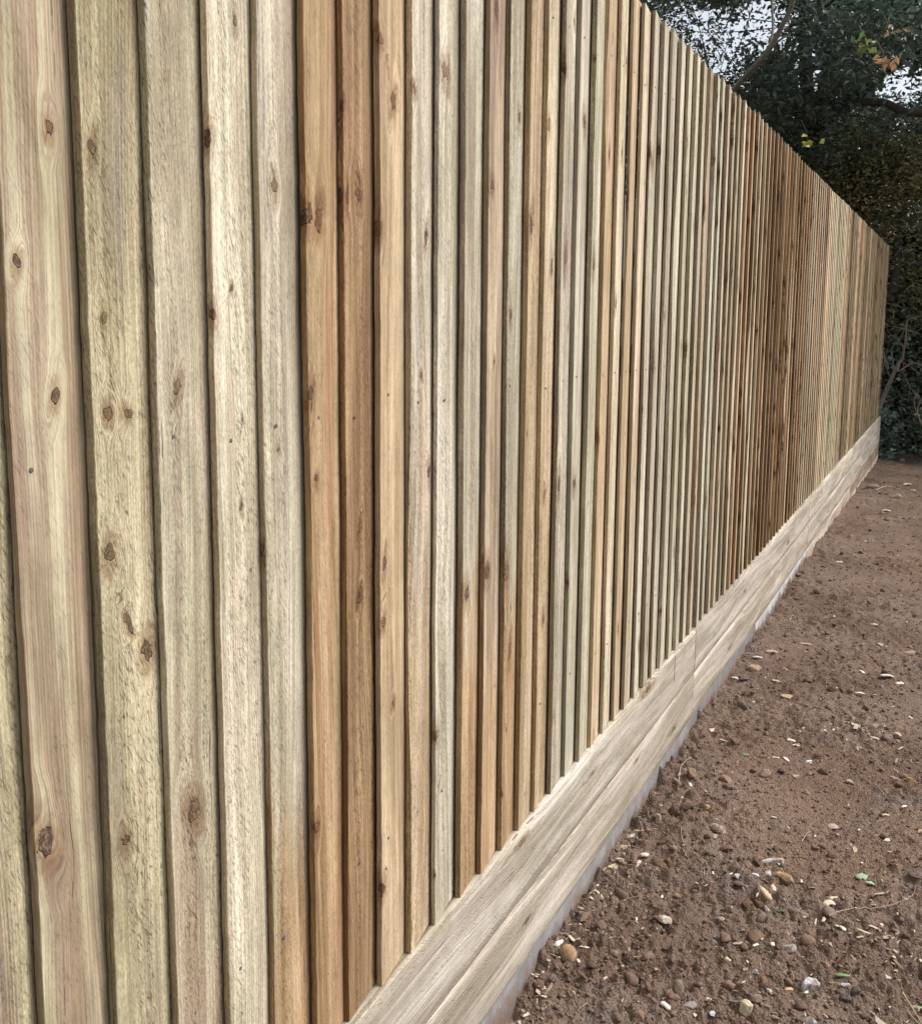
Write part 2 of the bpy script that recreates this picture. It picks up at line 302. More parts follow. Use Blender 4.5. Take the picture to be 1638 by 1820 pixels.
def build_board(i):
    r_ = np.random.default_rng(1000+i)
    x0 = lead(i)+r_.normal(0, 0.0012 if i < 50 else 0.0035); near = i < 30
    if i in seq: key = seq[i]
    elif i < 44: key = r_.choice(['o', 'ol', 'b', 'bd', 'c', 'gy'], p=[.14, .26, .22, .1, .16, .12])
    elif i < 57: key = r_.choice(['o', 'od', 'ol', 'b', 'bd', 'c'], p=[.20, .22, .16, .16, .2, .06])
    elif i < 70: key = np.random.default_rng(i//2+7).choice(['b', 'bd', 'ol', 'g', 'gy'], p=[.50, .18, .16, .16, 0])
    else: key = np.random.default_rng((i+(i % 7 == 3))//4+9).choice(['b', 'g', 'ol', 'bd'], p=[.64, .20, .10, .06])
    A, B = (np.array(v) for v in G[key]); j = r_.normal(1, 0.05)
    if i < 6: A = A*np.array([1.0, 1.0, 0.93]); B = B*1.10
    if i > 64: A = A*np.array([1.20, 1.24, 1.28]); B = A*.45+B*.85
    A = A*j*(1+r_.normal(0, 0.012, 3)); B = B*j*(1+r_.normal(0, 0.015, 3))
    far = min(1, max(0, (i-50)/12)); T = 0.0215-0.0085*far+r_.normal(0, 0.0009+0.0004*far); slope = 0.1407-0.085*far
    gap_ = r_.uniform(0.0012 if i < 14 else 0.0004, 0.0044 if i < 14 else 0.0034)*(1-.7*far)
    z0, z1 = BOTZ+r_.uniform(0.0005, 0.002), TOPZ+r_.normal(0, 0.004)
    nz = 230 if i < 14 else (130 if i < 45 else 60)
    z = np.linspace(z0, z1, nz)
    us = np.array([0, 0, 0, 0.0008, 0.0040, 0.022, 0.042, 0.062, 0.084, 0.104, BW, BW, 0.028])
    ys = np.array([-0.0085-gap_, -0.0145, -T+0.0016, -T+0.0004, -T+slope*0.004, 0, 0, 0, 0, 0, 0, 0, -0.0026]); ys[5:11] = -T+slope*us[5:11]; ys[11] = ys[10]+0.0035
    cs = np.array([-0.0135, -0.0075, -0.002, 0.0, 0.0040, 0.022, 0.042, 0.062, 0.084, 0.104, BW, BW+0.004, BW+0.1])
    nc = len(us); U = np.tile(us, (nz, 1)); Yv = np.tile(ys, (nz, 1)); Zv = np.tile(z[:, None], (1, nc)); Cc = np.tile(cs, (nz, 1))
    sd_ = 50+i*3
    wob = (fbm(z*3.1+i*7.7, z*0+i, sd_, 3)-0.5)*(0.0042 if i > 12 else 0.0048)+(fbm(z*38+i, z*0+2, sd_+5, 2)-0.5)*(0.0020 if i < 14 else 0.0012)
    lean = r_.normal(0, 0.0008)*(z-1.4)
    wt = np.clip(1-U/0.06, 0, 1)
    wob = wob*(1-0.85*far); U = U+(wob+lean)[:, None]*(0.35+0.65*wt)
    warp = (fbm(z*2.0+i*3.3, z*0+9, sd_+9, 2)-0.5)*0.0028
    dep = np.clip(-Yv/0.012-0.65, 0, 1)
    Yv = Yv+warp[:, None]*dep
    if r_.random() < 0.30:                       # waney corner: bark edge bites into the thick edge for a length
        zc, ln, dp = r_.uniform(0.6, 2.2), r_.uniform(0.10, 0.35), r_.uniform(0.003, 0.006)
        bite = dp*np.exp(-np.abs((z-zc)/ln)**3)[:, None]
        k = np.zeros(nc); k[2] = 0.8; k[3] = 1.0; k[4] = 0.7
        Yv = Yv+bite*k; kk = np.zeros(nc); kk[2] = 0.2; kk[3] = 0.7; kk[4] = 1.0; U = U+bite*kk*0.8
    # knots
    ks = [k+(1,) for k in knots.get(i, [])]
    nk = r_.poisson(1.8 if i < 8 else 3.4 if i < 30 else 5.5)
    for _ in range(nk):
        c = r_.uniform(-0.012, 0.085) if i < 30 else (r_.uniform(-0.012, 0.03) if i < 45 else r_.uniform(-.013, .004)); nz_ = r_.uniform(0.45, 2.35)
        if all(abs(nz_-q[1]) > 0.09 for q in ks): ks.append((c, nz_, r_.uniform(0.0018, 0.0045) if r_.random() < 0.65 else r_.uniform(0.005, 0.010), 0))
        if i > 26: ks[-1] = ks[-1][:2]+(r_.uniform(.004, .013), 0)
    kn = np.zeros((nz*nc, 3)); kn[:, 0] = 9; kn[:, 1] = 9
    cf, zf = Cc.ravel(), Zv.ravel(); best = np.full(nz*nc, 1e9); second = best.copy()
    for c, kz, kr, _m in ks:
        ang = r_.uniform(-0.7, 0.7); asp = r_.uniform(0.7, 1.5); dx, dz = (cf-c)/kr, (zf-kz)/kr
        a = dx*math.cos(ang)+dz*math.sin(ang)*0.5; b = (dz-dx*math.sin(ang))/asp
        d = a*a+b*b*0.22; m = (d < best); second = np.where(m, best, np.minimum(second, d))
        kn[m, 0] = a[m]; kn[m, 1] = b[m]; best[m] = d[m]
        inner = np.clip(1-d/1.3, 0, 1).reshape(nz, nc)
        Yv = Yv-0.0007*inner*(cs > -0.003)
    kn[:, 2] = np.clip((15-best)/4, 0, 1)*np.clip((second-best)/(0.25*best+0.6)-0.15, 0, 1)
    seed = r_.uniform(0, 40, 3)
    wcv = np.c_[cf+seed[0], (Yv.ravel()*0.3+seed[1]), zf+seed[2]]
    gry = {'g': .5, 'gy': .35, 'b': .45, 'p': .12}.get(key, 0.12)*(1.0 if i < 40 else 0.7)
    pr = (r_.uniform(0.15, 0.55), r_.uniform(0.25, 0.9), gry*r_.uniform(0.4, 1.4))
    V = np.stack([x0+U, Yv, Zv], -1).reshape(-1, 3)-FL
    idx = np.arange(nz*nc).reshape(nz, nc)
    F = [np.stack([idx[:-1, :-1], idx[:-1, 1:], idx[1:, 1:], idx[1:, :-1]], -1).reshape(-1, 4),
         np.stack([idx[:-1, -1], idx[:-1, 0], idx[1:, 0], idx[1:, -1]], -1).reshape(-1, 4)]
    nq = sum(len(f) for f in F)
    n0 = len(V); ring0 = V[idx[0]]; ring1 = V[idx[-1]]; V = np.r_[V, ring0, ring1]   # end caps with their own vertices
    caps = []
    for base, flip in ((n0, True), (n0+nc, False)):
        for k in range(1, nc-2, 2):
            q = [base, base+k, base+k+1, base+k+2] if k+2 < nc else [base, base+k, base+k+1, base+k+1]
            caps.append(q[::-1] if flip else q)
    F = np.r_[F[0], F[1], np.array(caps)]
    rep = lambda a: np.r_[a, a[idx[0]], a[idx[-1]]]
    pal = np.empty((2, nz, nc, 3)); pal[0] = A; pal[1] = B
    if i in LOW:
        k2, zc, zw = LOW[i]; m = np.clip((zc-Zv+0.75*(fbm(Cc*75+i*9, Zv*2.2, 5, 3)-0.5))/(zw*1.5)+0.5, 0, 1)[:, :, None]; m = m*m*(3-2*m)
        for q in (0, 1): pal[q] = pal[q]*(1-m)+np.array(G[k2][q])*m
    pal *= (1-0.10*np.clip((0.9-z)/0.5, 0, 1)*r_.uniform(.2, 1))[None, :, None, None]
    tint = np.array([(1.0, .93, .80), (.92, .92, .88), (.85, .80, .74), (1.0, .97, .9)][r_.integers(4)])*(r_.uniform(.88, 1.08) if i < 12 else r_.uniform(.70, .98) if i < 54 else r_.uniform(.96, 1.14))   # sawn thick edge: varied wood tone, plus mid-fence side shade darkened into the colour
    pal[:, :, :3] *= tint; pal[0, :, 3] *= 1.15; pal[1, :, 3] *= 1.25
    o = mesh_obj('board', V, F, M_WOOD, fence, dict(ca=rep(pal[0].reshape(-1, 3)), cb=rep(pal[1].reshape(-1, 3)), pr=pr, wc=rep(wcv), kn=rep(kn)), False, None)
    if key in ('o', 'od') and i < 10: o['label'] = 'orange brown board'
    return o
i_end = int(math.floor((15.93*DIST-X0)/PITCH+2))
for i in range(-5, i_end): build_board(i)
XE = lead(i_end)+0.01

def build_plank(name, x0, x1, z0, z1, yf, th, A, B, rings, kl, mat=M_WOOD, seed=0, wav=0.0015, label=None, grey=0.15):
    r_ = np.random.default_rng(seed); nx = max(6, int((x1-x0)/(0.02 if x0 < 4 else 0.05)))
    x = np.linspace(x0, x1, nx); h = z1-z0
    vs = np.array([z0, z0, z0+0.003, z0+h*.2, z0+h*.4, z0+h*.6, z0+h*.8, z1-0.003, z1, z1]); ys = np.array([yf+th, yf+0.003, yf, yf, yf, yf, yf, yf, yf+0.003, yf+th])
    nc = len(vs); Zv = np.tile(vs, (nx, 1)); Yv = np.tile(ys, (nx, 1)); Xv = np.tile(x[:, None], (1, nc))
    w1 = (fbm(x*1.3, x*0+seed, 70+seed, 2)-0.5)*wav; w2 = (fbm(x*14, x*0+seed, 90+seed, 2)-0.5)*wav*0.6
    Yv = Yv+(w1+w2)[:, None]*(Yv < yf+th*0.5); Zv = Zv+((fbm(x*20, x*0+3, 40+seed, 2)-0.5)*0.0012)[:, None]*(np.abs(Zv-z1) < 0.001)
    cf = Zv.ravel()+np.where(Yv.ravel() > yf+th*0.5, th*0.3, 0); xf = Xv.ravel()
    kn = np.zeros((nx*nc, 3)); kn[:, :2] = 9; best = np.full(nx*nc, 1e9)
    for kx, kz, ra, rb in kl:
        a = (cf-kz)/ra; b = (xf-kx)/rb; d = a*a+0.22*b*b; m = d < best
        kn[m, 0] = a[m]; kn[m, 1] = b[m]; kn[m, 2] = np.clip((15-d[m])/4, 0, 1); best[m] = d[m]
    sd_ = r_.uniform(0, 30, 3); wcv = np.c_[cf+sd_[0], Yv.ravel()*0.3+sd_[1], xf+sd_[2]]
    V = np.stack([Xv, Yv, Zv], -1).reshape(-1, 3)-FL; idx = np.arange(nx*nc).reshape(nx, nc)
    F = np.r_[np.stack([idx[:-1, :-1], idx[1:, :-1], idx[1:, 1:], idx[:-1, 1:]], -1).reshape(-1, 4), np.stack([idx[:-1, -1], idx[1:, -1], idx[1:, 0], idx[:-1, 0]], -1).reshape(-1, 4)]
    nq = len(F); n0 = len(V); V = np.r_[V, V[idx[0]], V[idx[-1]]]; caps = []
    for base, fl in ((n0, False), (n0+nc, True)):
        for k in range(1, nc-2, 2):
            q = [base, base+k, base+k+1, min(base+k+2, base+nc-1)]; caps.append(q[::-1] if fl else q)
        q = [base, base+nc-3+1, base+nc-1, base+nc-1]
    F = np.r_[F, np.array(caps)]; rep = lambda a: np.r_[a, a[idx[0]], a[idx[-1]]]
    o = mesh_obj(name, V, F, mat, fence, dict(ca=np.array(A), cb=np.array(B), pr=(rings, 0.45, grey), wc=rep(wcv), kn=rep(kn)), True, nq)
    if label: o['label'] = label
    return o
J1, J2 = EYE-1.312, EYE-1.481; YG = -0.030
dim = lambda q: tuple(tuple(c*.87 for c in v) for v in q)
seams = [-0.9, 3.640, 6.770, 9.62, XE+0.004]
cream = ((0.54,0.495,0.415),(0.455,0.405,0.33)); pinky = ((0.52,0.475,0.405),(0.44,0.39,0.33)); straw = ((0.53,0.475,0.395),(0.44,0.385,0.31))
cream, pinky, straw = dim(cream), dim(pinky), dim(straw)
for k in range(4):
    a, b = seams[k]+(0.003 if k else 0), seams[k+1]-0.003
    kl = {0: [(2.47, 0.33, .006, .012), (1.98, 0.37, .007, .018), (3.0, 0.385, .010, .02)], 1: [(4.6, .31, .006, .012), (5.9, .28, .007, .014)], 2: [(7.4, .34, .007, .015), (8.8, .27, .006, .012)], 3: [(10.5, .3, .008, .012), (11.9, .33, .007, .012)]}[k]
    build_plank('gravel_board', a, b, J1+0.0012, BOTZ, YG, 0.030, *(cream if k % 2 == 0 else pinky), 0.75, kl, seed=3+k)
    kl = {0: [(2.02, 0.155, .006, .010), (3.35, 0.12, .007, .016), (2.9, 0.19, .004, .010)], 1: [(4.3, .13, .007, .014), (5.6, .17, .006, .012)], 2: [(7.9, .12, .007, .015)], 3: [(10.9, .15, .008, .012)]}[k]
    build_plank('gravel_board', a+0.0004, b, J2+0.0015, J1-0.0012, YG+0.0012, 0.028, *(straw if k in (0, 1) else pinky), 0.8, kl, seed=13+k)
cf_ = [(-0.9, 3.64, (0.235,0.225,0.225)), (3.643, 4.95, (0.175,0.17,0.175)), (4.953, 6.77, (0.43,0.425,0.43))]
for n_, (a, b, colr) in enumerate(cf_):
    build_plank('concrete_base', a, b-0.002, -0.30, J2-0.001, YG+0.0045, 0.04, colr, colr, 0, [], M_CONC, 30+n_, 0.0012, ('pale whitish' if n_ == 2 else 'blue grey')+' concrete base board')
build_plank('gravel_board', 6.772, 9.618, -0.24, J2-0.002, YG+0.003, 0.03, (0.47,0.41,0.335), (0.34,0.27,0.205), 0.8, [(8, -.02, .006, .01)], seed=41)
build_plank('gravel_board', 9.622, XE+0.004, J2-0.115, J2-0.002, YG+0.003, 0.03, (0.34,0.265,0.20), (0.25,0.18,0.125), 0.6, [], seed=42, label='darker brown gravel board')
build_plank('gravel_board', 9.622, XE+0.004, -0.45, J2-0.117, YG+0.004, 0.03, (0.47,0.42,0.34), (0.35,0.29,0.22), 0.6, [], seed=43)
o = None
# rails and posts that carry the boards on the hidden side
def box(name, x0, x1, y0, y1, z0, z1, mat, parent, off, attrs):
    V = np.array([(x, y, z) for x in (x0, x1) for y in (y0, y1) for z in (z0, z1)], float)-off
    F = [(0,1,3,2),(4,6,7,5),(0,4,5,1),(2,3,7,6),(0,2,6,4),(1,5,7,3)]
    return mesh_obj(name, V, F, mat, parent, attrs, False)
ra = dict(ca=(0.42,0.37,0.26), cb=(0.3,0.25,0.17), pr=(0.3, 0.6, 0.2), kn=(9.0, 9.0, 0.0))
for z in (0.62, 1.42, 2.20):
    o = box('rail', -0.8, XE, 0.004, 0.046, z-0.04, z+0.04, M_WOOD, fence, FL, ra)

box('split', 3.333, 3.3352, YG-0.0006, YG+0.01, 0.300, BOTZ-0.004, M_CLOD, fence, FL, dict(ca=(0.10, 0.07, 0.05)))
for xs in seams[1:4]: box('post', xs-0.05, xs+0.05, 0.0008, 0.10, -0.4, 2.30, M_WOOD, fence, FL, dict(ra, ca=(0.12,0.10,0.07), cb=(0.08,0.06,0.04)))
# nail heads along the middle rail, and fainter rows on the other two
an = np.linspace(0, 2*math.pi, 10, endpoint=False); NV = np.r_[np.c_[np.cos(an)*.0030, np.zeros(10), np.sin(an)*.0030], np.c_[np.cos(an)*.0024, np.full(10, -.0009), np.sin(an)*.0024], [[0, -.0010, 0]]]
NF = []
for k in range(10): NF += [(k, (k+1) % 10, 10+(k+1) % 10), (k, 10+(k+1) % 10, 10+k), (10+k, 10+(k+1) % 10, 20)]
tn = NT('galvanised_nail'); M_NAIL = tn.bsdf((0.11, 0.108, 0.11, 1), 0.5); nm = None
rn = np.random.default_rng(77)
for i in range(-2, 26):
    for zr in (0.655, 1.425, 2.18):
        u = 0.030+rn.normal(0, .004); zz_ = zr-(0.033 if zr > 1 and zr < 2 else 0)+rn.normal(0, .006)
        if nm is None: o = mesh_obj('nail', NV, np.array(NF), M_NAIL, fence, {}, False); nm = o.data
        else: o = bpy.data.objects.new('nail', nm); C.objects.link(o); o.parent = fence
        o.location = (lead(i)+u-FL[0], -0.0215+0.1407*u-0.0002, zz_)
# ------------------------------------------------------------------ loose stones, chips, leaves and twigs on the soil
def ico(sub):
    import bmesh
    bm = bmesh.new(); bmesh.ops.create_icosphere(bm, subdivisions=sub, radius=1.0)
    bm.verts.ensure_lookup_table(); V = np.array([v.co[:] for v in bm.verts]); F = np.array([[v.index for v in f.verts] for f in bm.faces]); bm.free(); return V, F
ICO1, ICO2, ICO3 = ico(1), ico(2), ico(4)
def rotm(a, b, c):
    ca, sa, cb_, sb, cc, s_ = math.cos(a), math.sin(a), math.cos(b), math.sin(b), math.cos(c), math.sin(c)
    return np.array([[cc, -s_, 0], [s_, cc, 0], [0, 0, 1]])@np.array([[cb_, 0, sb], [0, 1, 0], [-sb, 0, cb_]])@np.array([[1, 0, 0], [0, ca, -sa], [0, sa, ca]])
def rock(V, r_, planes=7, rough=0.10):
    V = V.copy(); P = r_.normal(size=(planes, 3)); P /= np.linalg.norm(P, axis=1)[:, None]
    for p in P:                                   # broken facets
        d = V@p; lim = r_.uniform(0.42, 0.80); m = d > lim; V[m] -= (d[m]-lim)[:, None]*p
    n = (fbm(V[:, 0]*2.3+r_.uniform(0, 50), V[:, 1]*2.3+V[:, 2]*1.7, int(r_.integers(999)), 3)-0.5)
    n2 = fbm(V[:, 0]*7+V[:, 2]*5, V[:, 1]*7-V[:, 2]*3, int(r_.integers(999)), 2)-0.5
    return V*(1+rough*2.2*n+rough*0.9*n2)[:, None]
def drop(x, y): return float(soil_z(np.array([x]), np.array([y]))[0])
def stone(px, py, a, b, h, col, label, yaw=0.0, name='stone', cat='stone', col2=None, facets=7, rough=0.10, group=None, sub=3, mat=None):
    p, mpp = on_ground(px, py, 0.0); g = drop(p[0], p[1]); p, mpp = on_ground(px, py, g); g = drop(p[0], p[1])
    r_ = np.random.default_rng(int(px*7+py)); V, F = ICO3; yaw -= 64
    V = rock(V, r_, facets, 0.24 if mat is M_CLOD else rough)*np.array([a*mpp, b*mpp, h*mpp]); V = V@rotm(r_.uniform(-.15, .15), r_.uniform(-.15, .15), R_(yaw)).T
    V = V+np.array([0, 0, 0.30*h*mpp])
    ca = np.tile(np.array(col, float), (len(V), 1))
    if col2 is not None:
        m = np.clip(fbm(V[:, 0]/(a*mpp)*1.5+5, V[:, 1]/(a*mpp)*1.5+V[:, 2]*30, 77, 3)*5-2.1, 0, 1)[:, None]; ca = ca*(1-m)+np.array(col2)*m
    o = mesh_obj(name, V, F, mat or M_STONE, None, dict(ca=ca*.85)); o.location = (p[0], p[1], g)
    return tag(o, label, cat, group)
BEIGE, WHITE, TAN, GREYB, CLODC = (0.36,0.27,0.18), (0.60,0.57,0.54), (0.30,0.20,0.12), (0.20,0.155,0.135), (0.165,0.118,0.090)
stone(1009,1702,15,19,17,(0.40,0.27,0.17),'smooth tan egg-shaped stone lying beside the grey concrete base',20,col2=(0.30,0.19,0.11),facets=1,rough=0.04)
stone(1440,1757,19,15,16,(0.56,0.55,0.57),'largest pale grey stone, rounded with a brown soiled side, near front edge of soil',40,col2=(0.24,0.18,0.15),facets=9,rough=.16)
stone(1273,1480,24,13,8,(0.58,0.52,0.47),'flat angular white flint with a brown broken face',-35,col2=(0.24,0.16,0.11),facets=9)
stone(1377,1534,25,7,6,(0.62,0.57,0.52),'long narrow white flint lying above the tan broken stone',-8,col2=(0.32,0.27,0.23),facets=3)
stone(1391,1563,19,11,13,(0.40,0.28,0.16),'broken tan stone just below the long narrow white flint',-50,facets=8,col2=(0.28,0.18,0.11))
stone(1417,1618,24,12,11,(0.215,0.165,0.145),'wedge-shaped grey brown stone right of the split wood chunk',-40,facets=7)
stone(1310,1558,6,5,5,(0.66,0.66,0.67),'small white pebble left of the crumbly white lump',0)
stone(1340,1559,9,6,6,(0.58,0.59,0.60),'crumbly white lump of chalk between small pebble and tan stone',10)
stone(1363,1556,10,7,7,(0.50,0.47,0.46),'greyish white lump touching the split wood chunk',60,facets=9)
stone(1403,1690,12,10,9,(0.36,0.31,0.29),'rounded mid grey stone with white chips on its left',10,facets=5)
stone(1382,1686,7,6,6,(0.13,0.095,0.075),'dark soil lump touching the rounded mid grey stone',0,'soil_clod','soil clod',mat=M_CLOD)
stone(1180,1637,14,11,9,(0.50,0.36,0.22),'amber and cream flint sitting alone on smooth dark soil',-30,col2=(0.62,0.56,0.48),facets=8)
stone(1327,1803,16,20,13,(0.60,0.50,0.35),'cream angular stone cut by the bottom edge below the curved root',30,facets=6)
stone(1361,1377,9,9,8,(0.30,0.215,0.16),'round brown stone in the middle of smooth soil',0,facets=4)
stone(1290,1389,13,7,8,(0.31,0.20,0.14),'tilted reddish brown stone right of the thin pale roots',-35)
stone(1227,1381,11,12,11,(0.28,0.19,0.13),'tan brown stone close to the fence beside a curving root',20,facets=6)
stone(1224,1394,6,5,4,(0.62,0.54,0.44),'cream pebble directly below the tan brown stone near fence',0)
stone(1178,1378,15,9,9,(0.115,0.080,0.062),'dark flat soil clod against the foot of the fence',-10,'soil_clod','soil clod',mat=M_CLOD)
stone(1251,1442,10,8,8,(0.36,0.24,0.13),'yellowish stone at the end of the row of clods',-20,facets=8)
stone(1221,1441,13,11,11,CLODC,'rounded soil clod next to the yellowish stone',20,'soil_clod','soil clod',mat=M_CLOD)
stone(1199,1447,11,10,10,(0.14,0.092,0.066),'soil clod in the middle of the row of clods',50,'soil_clod','soil clod',mat=M_CLOD)
stone(1168,1456,8,10,8,(0.30,0.23,0.19),'pale grey brown lump at fence end of the clod row',0)
stone(1617,1392,9,9,8,(0.44,0.25,0.13),'small orange stone near the right edge of the picture',0,facets=6)
stone(1508,1390,11,7,5,(0.42,0.34,0.27),'flat pale brown stone left of the small orange stone',-20)
stone(1477,1472,14,9,6,(0.44,0.33,0.26),'flat pinkish stone in smooth soil right of the white flint',-5,facets=9)
stone(1145,1506,19,13,11,(0.15,0.098,0.070),'broad cracked soil clod near the fence foot',-10,'soil_clod','soil clod',col2=(0.21,0.14,0.10),mat=M_CLOD)
stone(1178,1500,15,10,9,(0.13,0.085,0.062),'soil clod touching the broad cracked clod',30,'soil_clod','soil clod',mat=M_CLOD)
stone(1168,1545,13,14,11,(0.16,0.105,0.075),'upright lumpy soil clod right of the pale bark strip',0,'soil_clod','soil clod',mat=M_CLOD)
stone(1189,1541,12,9,11,(0.22,0.125,0.07),'reddish clod lying in a dark hollow beside the upright clod',-60,'soil_clod','soil clod',mat=M_CLOD)
stone(1346,1536,10,12,10,(0.21,0.145,0.10),'brown clod at left end of the long narrow white flint',0,'soil_clod','soil clod',mat=M_CLOD)
stone(1351,1601,15,11,10,(0.17,0.105,0.068),'brown clod left of the split wood chunk',20,'soil_clod','soil clod',mat=M_CLOD)
stone(1328,1608,9,8,8,(0.19,0.115,0.07),'smaller brown clod at far left of the split wood chunk',0,'soil_clod','soil clod',mat=M_CLOD)
stone(1362,1618,8,7,6,(0.42,0.34,0.29),'pinkish pebble under the split wood chunk',50)
stone(1505,1781,11,10,9,(0.15,0.125,0.12),'left one of two dark grey lumps low in the picture',0,'soil_clod','soil clod',facets=8,mat=M_CLOD)
stone(1522,1772,12,9,9,(0.14,0.115,0.112),'right one of two dark grey lumps low in the picture',30,'soil_clod','soil clod',facets=8,mat=M_CLOD)
stone(1340,1191,15,9,8,(0.33,0.23,0.155),'tan stone beside the fence below the bark chips',0,facets=5)
stone(1618,1166,14,9,8,(0.36,0.27,0.20),'isolated tan stone at the right edge beyond the white chips',10,facets=6)
stone(1562,1148,7,5,5,(0.42,0.35,0.30),'small light stone left of the isolated tan stone',0)
stone(1397,1048,8,5,5,(0.18,0.13,0.10),'dark flat stone on distant soil close to the fence',0)
stone(1550,866,13,6,6,(0.27,0.20,0.16),'grey brown stone on the far soil near the fence end',0)
stone(1592,880,10,6,7,(0.34,0.26,0.21),'light stone on the far soil below the fallen twig',0)
stone(1280,1700-62,8,7,6,(0.33,0.27,0.23),'small dull stone between amber flint and grey stone',0)
stone(1267,1655+20,7,6,6,(0.34,0.31,0.30),'small grey stone left of the white wood splinters',0)
stone(1342,1733,7,6,6,(0.38,0.36,0.35),'small pale grey stone above the curved root',0)
stone(1366,1768-5,5,8,5,(0.50,0.47,0.43),'narrow white pebble right of the curved root',0)
stone(1266,1800,6,5,5,(0.68,0.68,0.68),'bright white round pebble near the bottom edge',0)
stone(1225,1770+18,13,10,8,(0.30,0.26,0.25),'soft grey lump near the bottom edge by the white pebble',0)
stone(1502,1763-10,9,5,4,(0.42,0.40,0.39),'flat whitish stone below the green leaf',0)
stone(1440,1815,12,9,8,(0.45,0.43,0.42),'grey stone cut by the bottom edge below white stone',0)
stone(1378,1800+12,9,9,6,(0.25,0.19,0.15),'brown stone at the bottom edge left of grey stone',0)

def chip(px, py, ln, wd, th, col, label, yaw, name='wood_chip', cat='wood chip', curl=0.25, n=9, mat=None, lift=0.5, jag=0.35, fibres=0):
    p, mpp = on_ground(px, py); g = drop(p[0], p[1]); p, mpp = on_ground(px, py, g); g = drop(p[0], p[1])
    yaw -= 64; r_ = np.random.default_rng(int(px*3+py*5)); s = np.linspace(-1, 1, n)
    ex = 2.3 if mat is M_GLEAF else 7.0; wl_ = np.sqrt(np.clip(1-np.abs(s)**ex, 0.02, 1))*(1+jag*(r_.random(n)-0.5)); wr_ = np.sqrt(np.clip(1-np.abs(s)**ex, 0.02, 1))*(1+jag*(r_.random(n)-0.5))
    zc = curl*ln*0.5*(1-s**2)*(0.4+0.6*r_.random()); th *= 1.0 if mat is M_GLEAF else 0.7; s = s+r_.normal(0, .02, n)
    top = []
    for k in range(n):
        for q, wv in ((-1, wl_[k]), (-0.3, wl_[k]*0.9), (0.35, wr_[k]*0.9), (1, wr_[k])):
            top.append((s[k]*ln/2, q*wv*wd/2, zc[k]+th*0.5*(1-abs(q))*0.8+r_.normal(0, th*0.12)))
    top = np.array(top); bot = top.copy(); bot[:, 2] -= th; V = np.r_[top, bot]*mpp; V = V@rotm(r_.uniform(-.2, .2), 0, R_(yaw)).T; V[:, 2] += lift*th*mpp+0.002
    i = np.arange(n*4).reshape(n, 4); F = [np.stack([i[:-1, :-1], i[1:, :-1], i[1:, 1:], i[:-1, 1:]], -1).reshape(-1, 4)]
    j = i+n*4; F.append(np.stack([j[:-1, :-1], j[:-1, 1:], j[1:, 1:], j[1:, :-1]], -1).reshape(-1, 4))
    b = np.r_[i[:, 0], i[-1, 1:], i[::-1, 3][1:], i[0, ::-1][1:-1]]; bn = np.roll(b, -1); F.append(np.stack([b, b+n*4, bn+n*4, bn], -1))
    o = mesh_obj(name, V, np.concatenate(F), mat or M_CHIP, None, dict(ca=np.array(col))); o.location = (p[0], p[1], g)
    return tag(o, label, cat)
chip(1359,1588,44,12,9,(0.50,0.38,0.26),'split chunk of pale wood with torn fibres below the white lumps',100,'wood_chunk','wood chunk',0.1,14,jag=.5)
chip(1374,1584,34,8,6,(0.56,0.45,0.33),'narrow torn wood splinter right beside the split chunk',80,'wood_chunk','wood chunk',0.15,9,jag=.8)
chip(1182,1786,24,9,5,(0.66,0.60,0.54),'pale oval wood chip near the bottom by the fence',-55)
chip(1472,1610,24,15,3,(0.58,0.47,0.35),'curled pale wood chip below the dark clods on right',15,jag=.6,curl=.4)
chip(1480,1597,18,9,3,(0.62,0.52,0.40),'smaller pale chip overlapping the curled wood chip',20,jag=.7)
chip(1497,1648,15,8,3,(0.70,0.62,0.52),'bright cream wood chip under the long thin root',-70,jag=.5)
chip(1134,1540,34,8,4,(0.56,0.45,0.36),'pale bark strip standing beside the cracked clod',75,jag=.6)
chip(1145,1526,16,9,4,(0.62,0.52,0.42),'short pale chip at the top of the bark strip',10,jag=.6)
chip(993,1686,26,11,4,(0.66,0.60,0.54),'ragged white splinter between fence foot and tan egg-shaped stone',60,jag=.6)
chip(1343,1681,14,5,2,(0.72,0.66,0.58),'thin white sliver left of the grey stone',20)
chip(1372,1685,11,7,3,(0.66,0.60,0.52),'small square white chip touching the dark soil lump',80)
chip(1294,1708,12,9,3,(0.64,0.54,0.42),'small cream chip on reddish soil',-40)
chip(1401,1758,17,8,2,(0.50,0.34,0.22),'dry tan leaf piece left of the large pale stone',5,'dry_leaf','leaf',.3)
chip(1405,1318,16,6,3,(0.70,0.63,0.54),'white chip in the trail of bark chips high on soil',-30)
chip(1413,1325,14,5,3,(0.60,0.52,0.43),'second chip touching the white chip on upper soil',-10)
chip(1552,1314,19,7,3,(0.52,0.42,0.33),'pale brown bark chip on the upper right soil',-25)
chip(1594,1310,18,5,3,(0.58,0.47,0.36),'slim upright chip beside the pale brown bark chip',-70)
chip(1378,1347,13,4,2,(0.62,0.55,0.46),'small slim chip above the round brown stone',-15)
chip(1437,1354,13,5,2,(0.64,0.58,0.50),'small slim chip right of the round brown stone',25)
chip(1607,1434,15,5,2,(0.68,0.58,0.46),'cream sliver below the small orange stone',25)
chip(1573,1450,14,4,2,(0.66,0.56,0.44),'cream sliver lying flat left of another sliver',0)
chip(1305,1208,12,7,3,(0.64,0.58,0.52),'white chip near the dark leaf beside the fence',-20)
chip(1322,1213,19,9,3,(0.10,0.095,0.09),'dark curled leaf beside the white chip near fence',15,'dry_leaf','leaf',.4)
chip(1330,1155,30,7,4,(0.16,0.12,0.10),'dark stick of bark beside the fence',3,'bark_piece','bark')
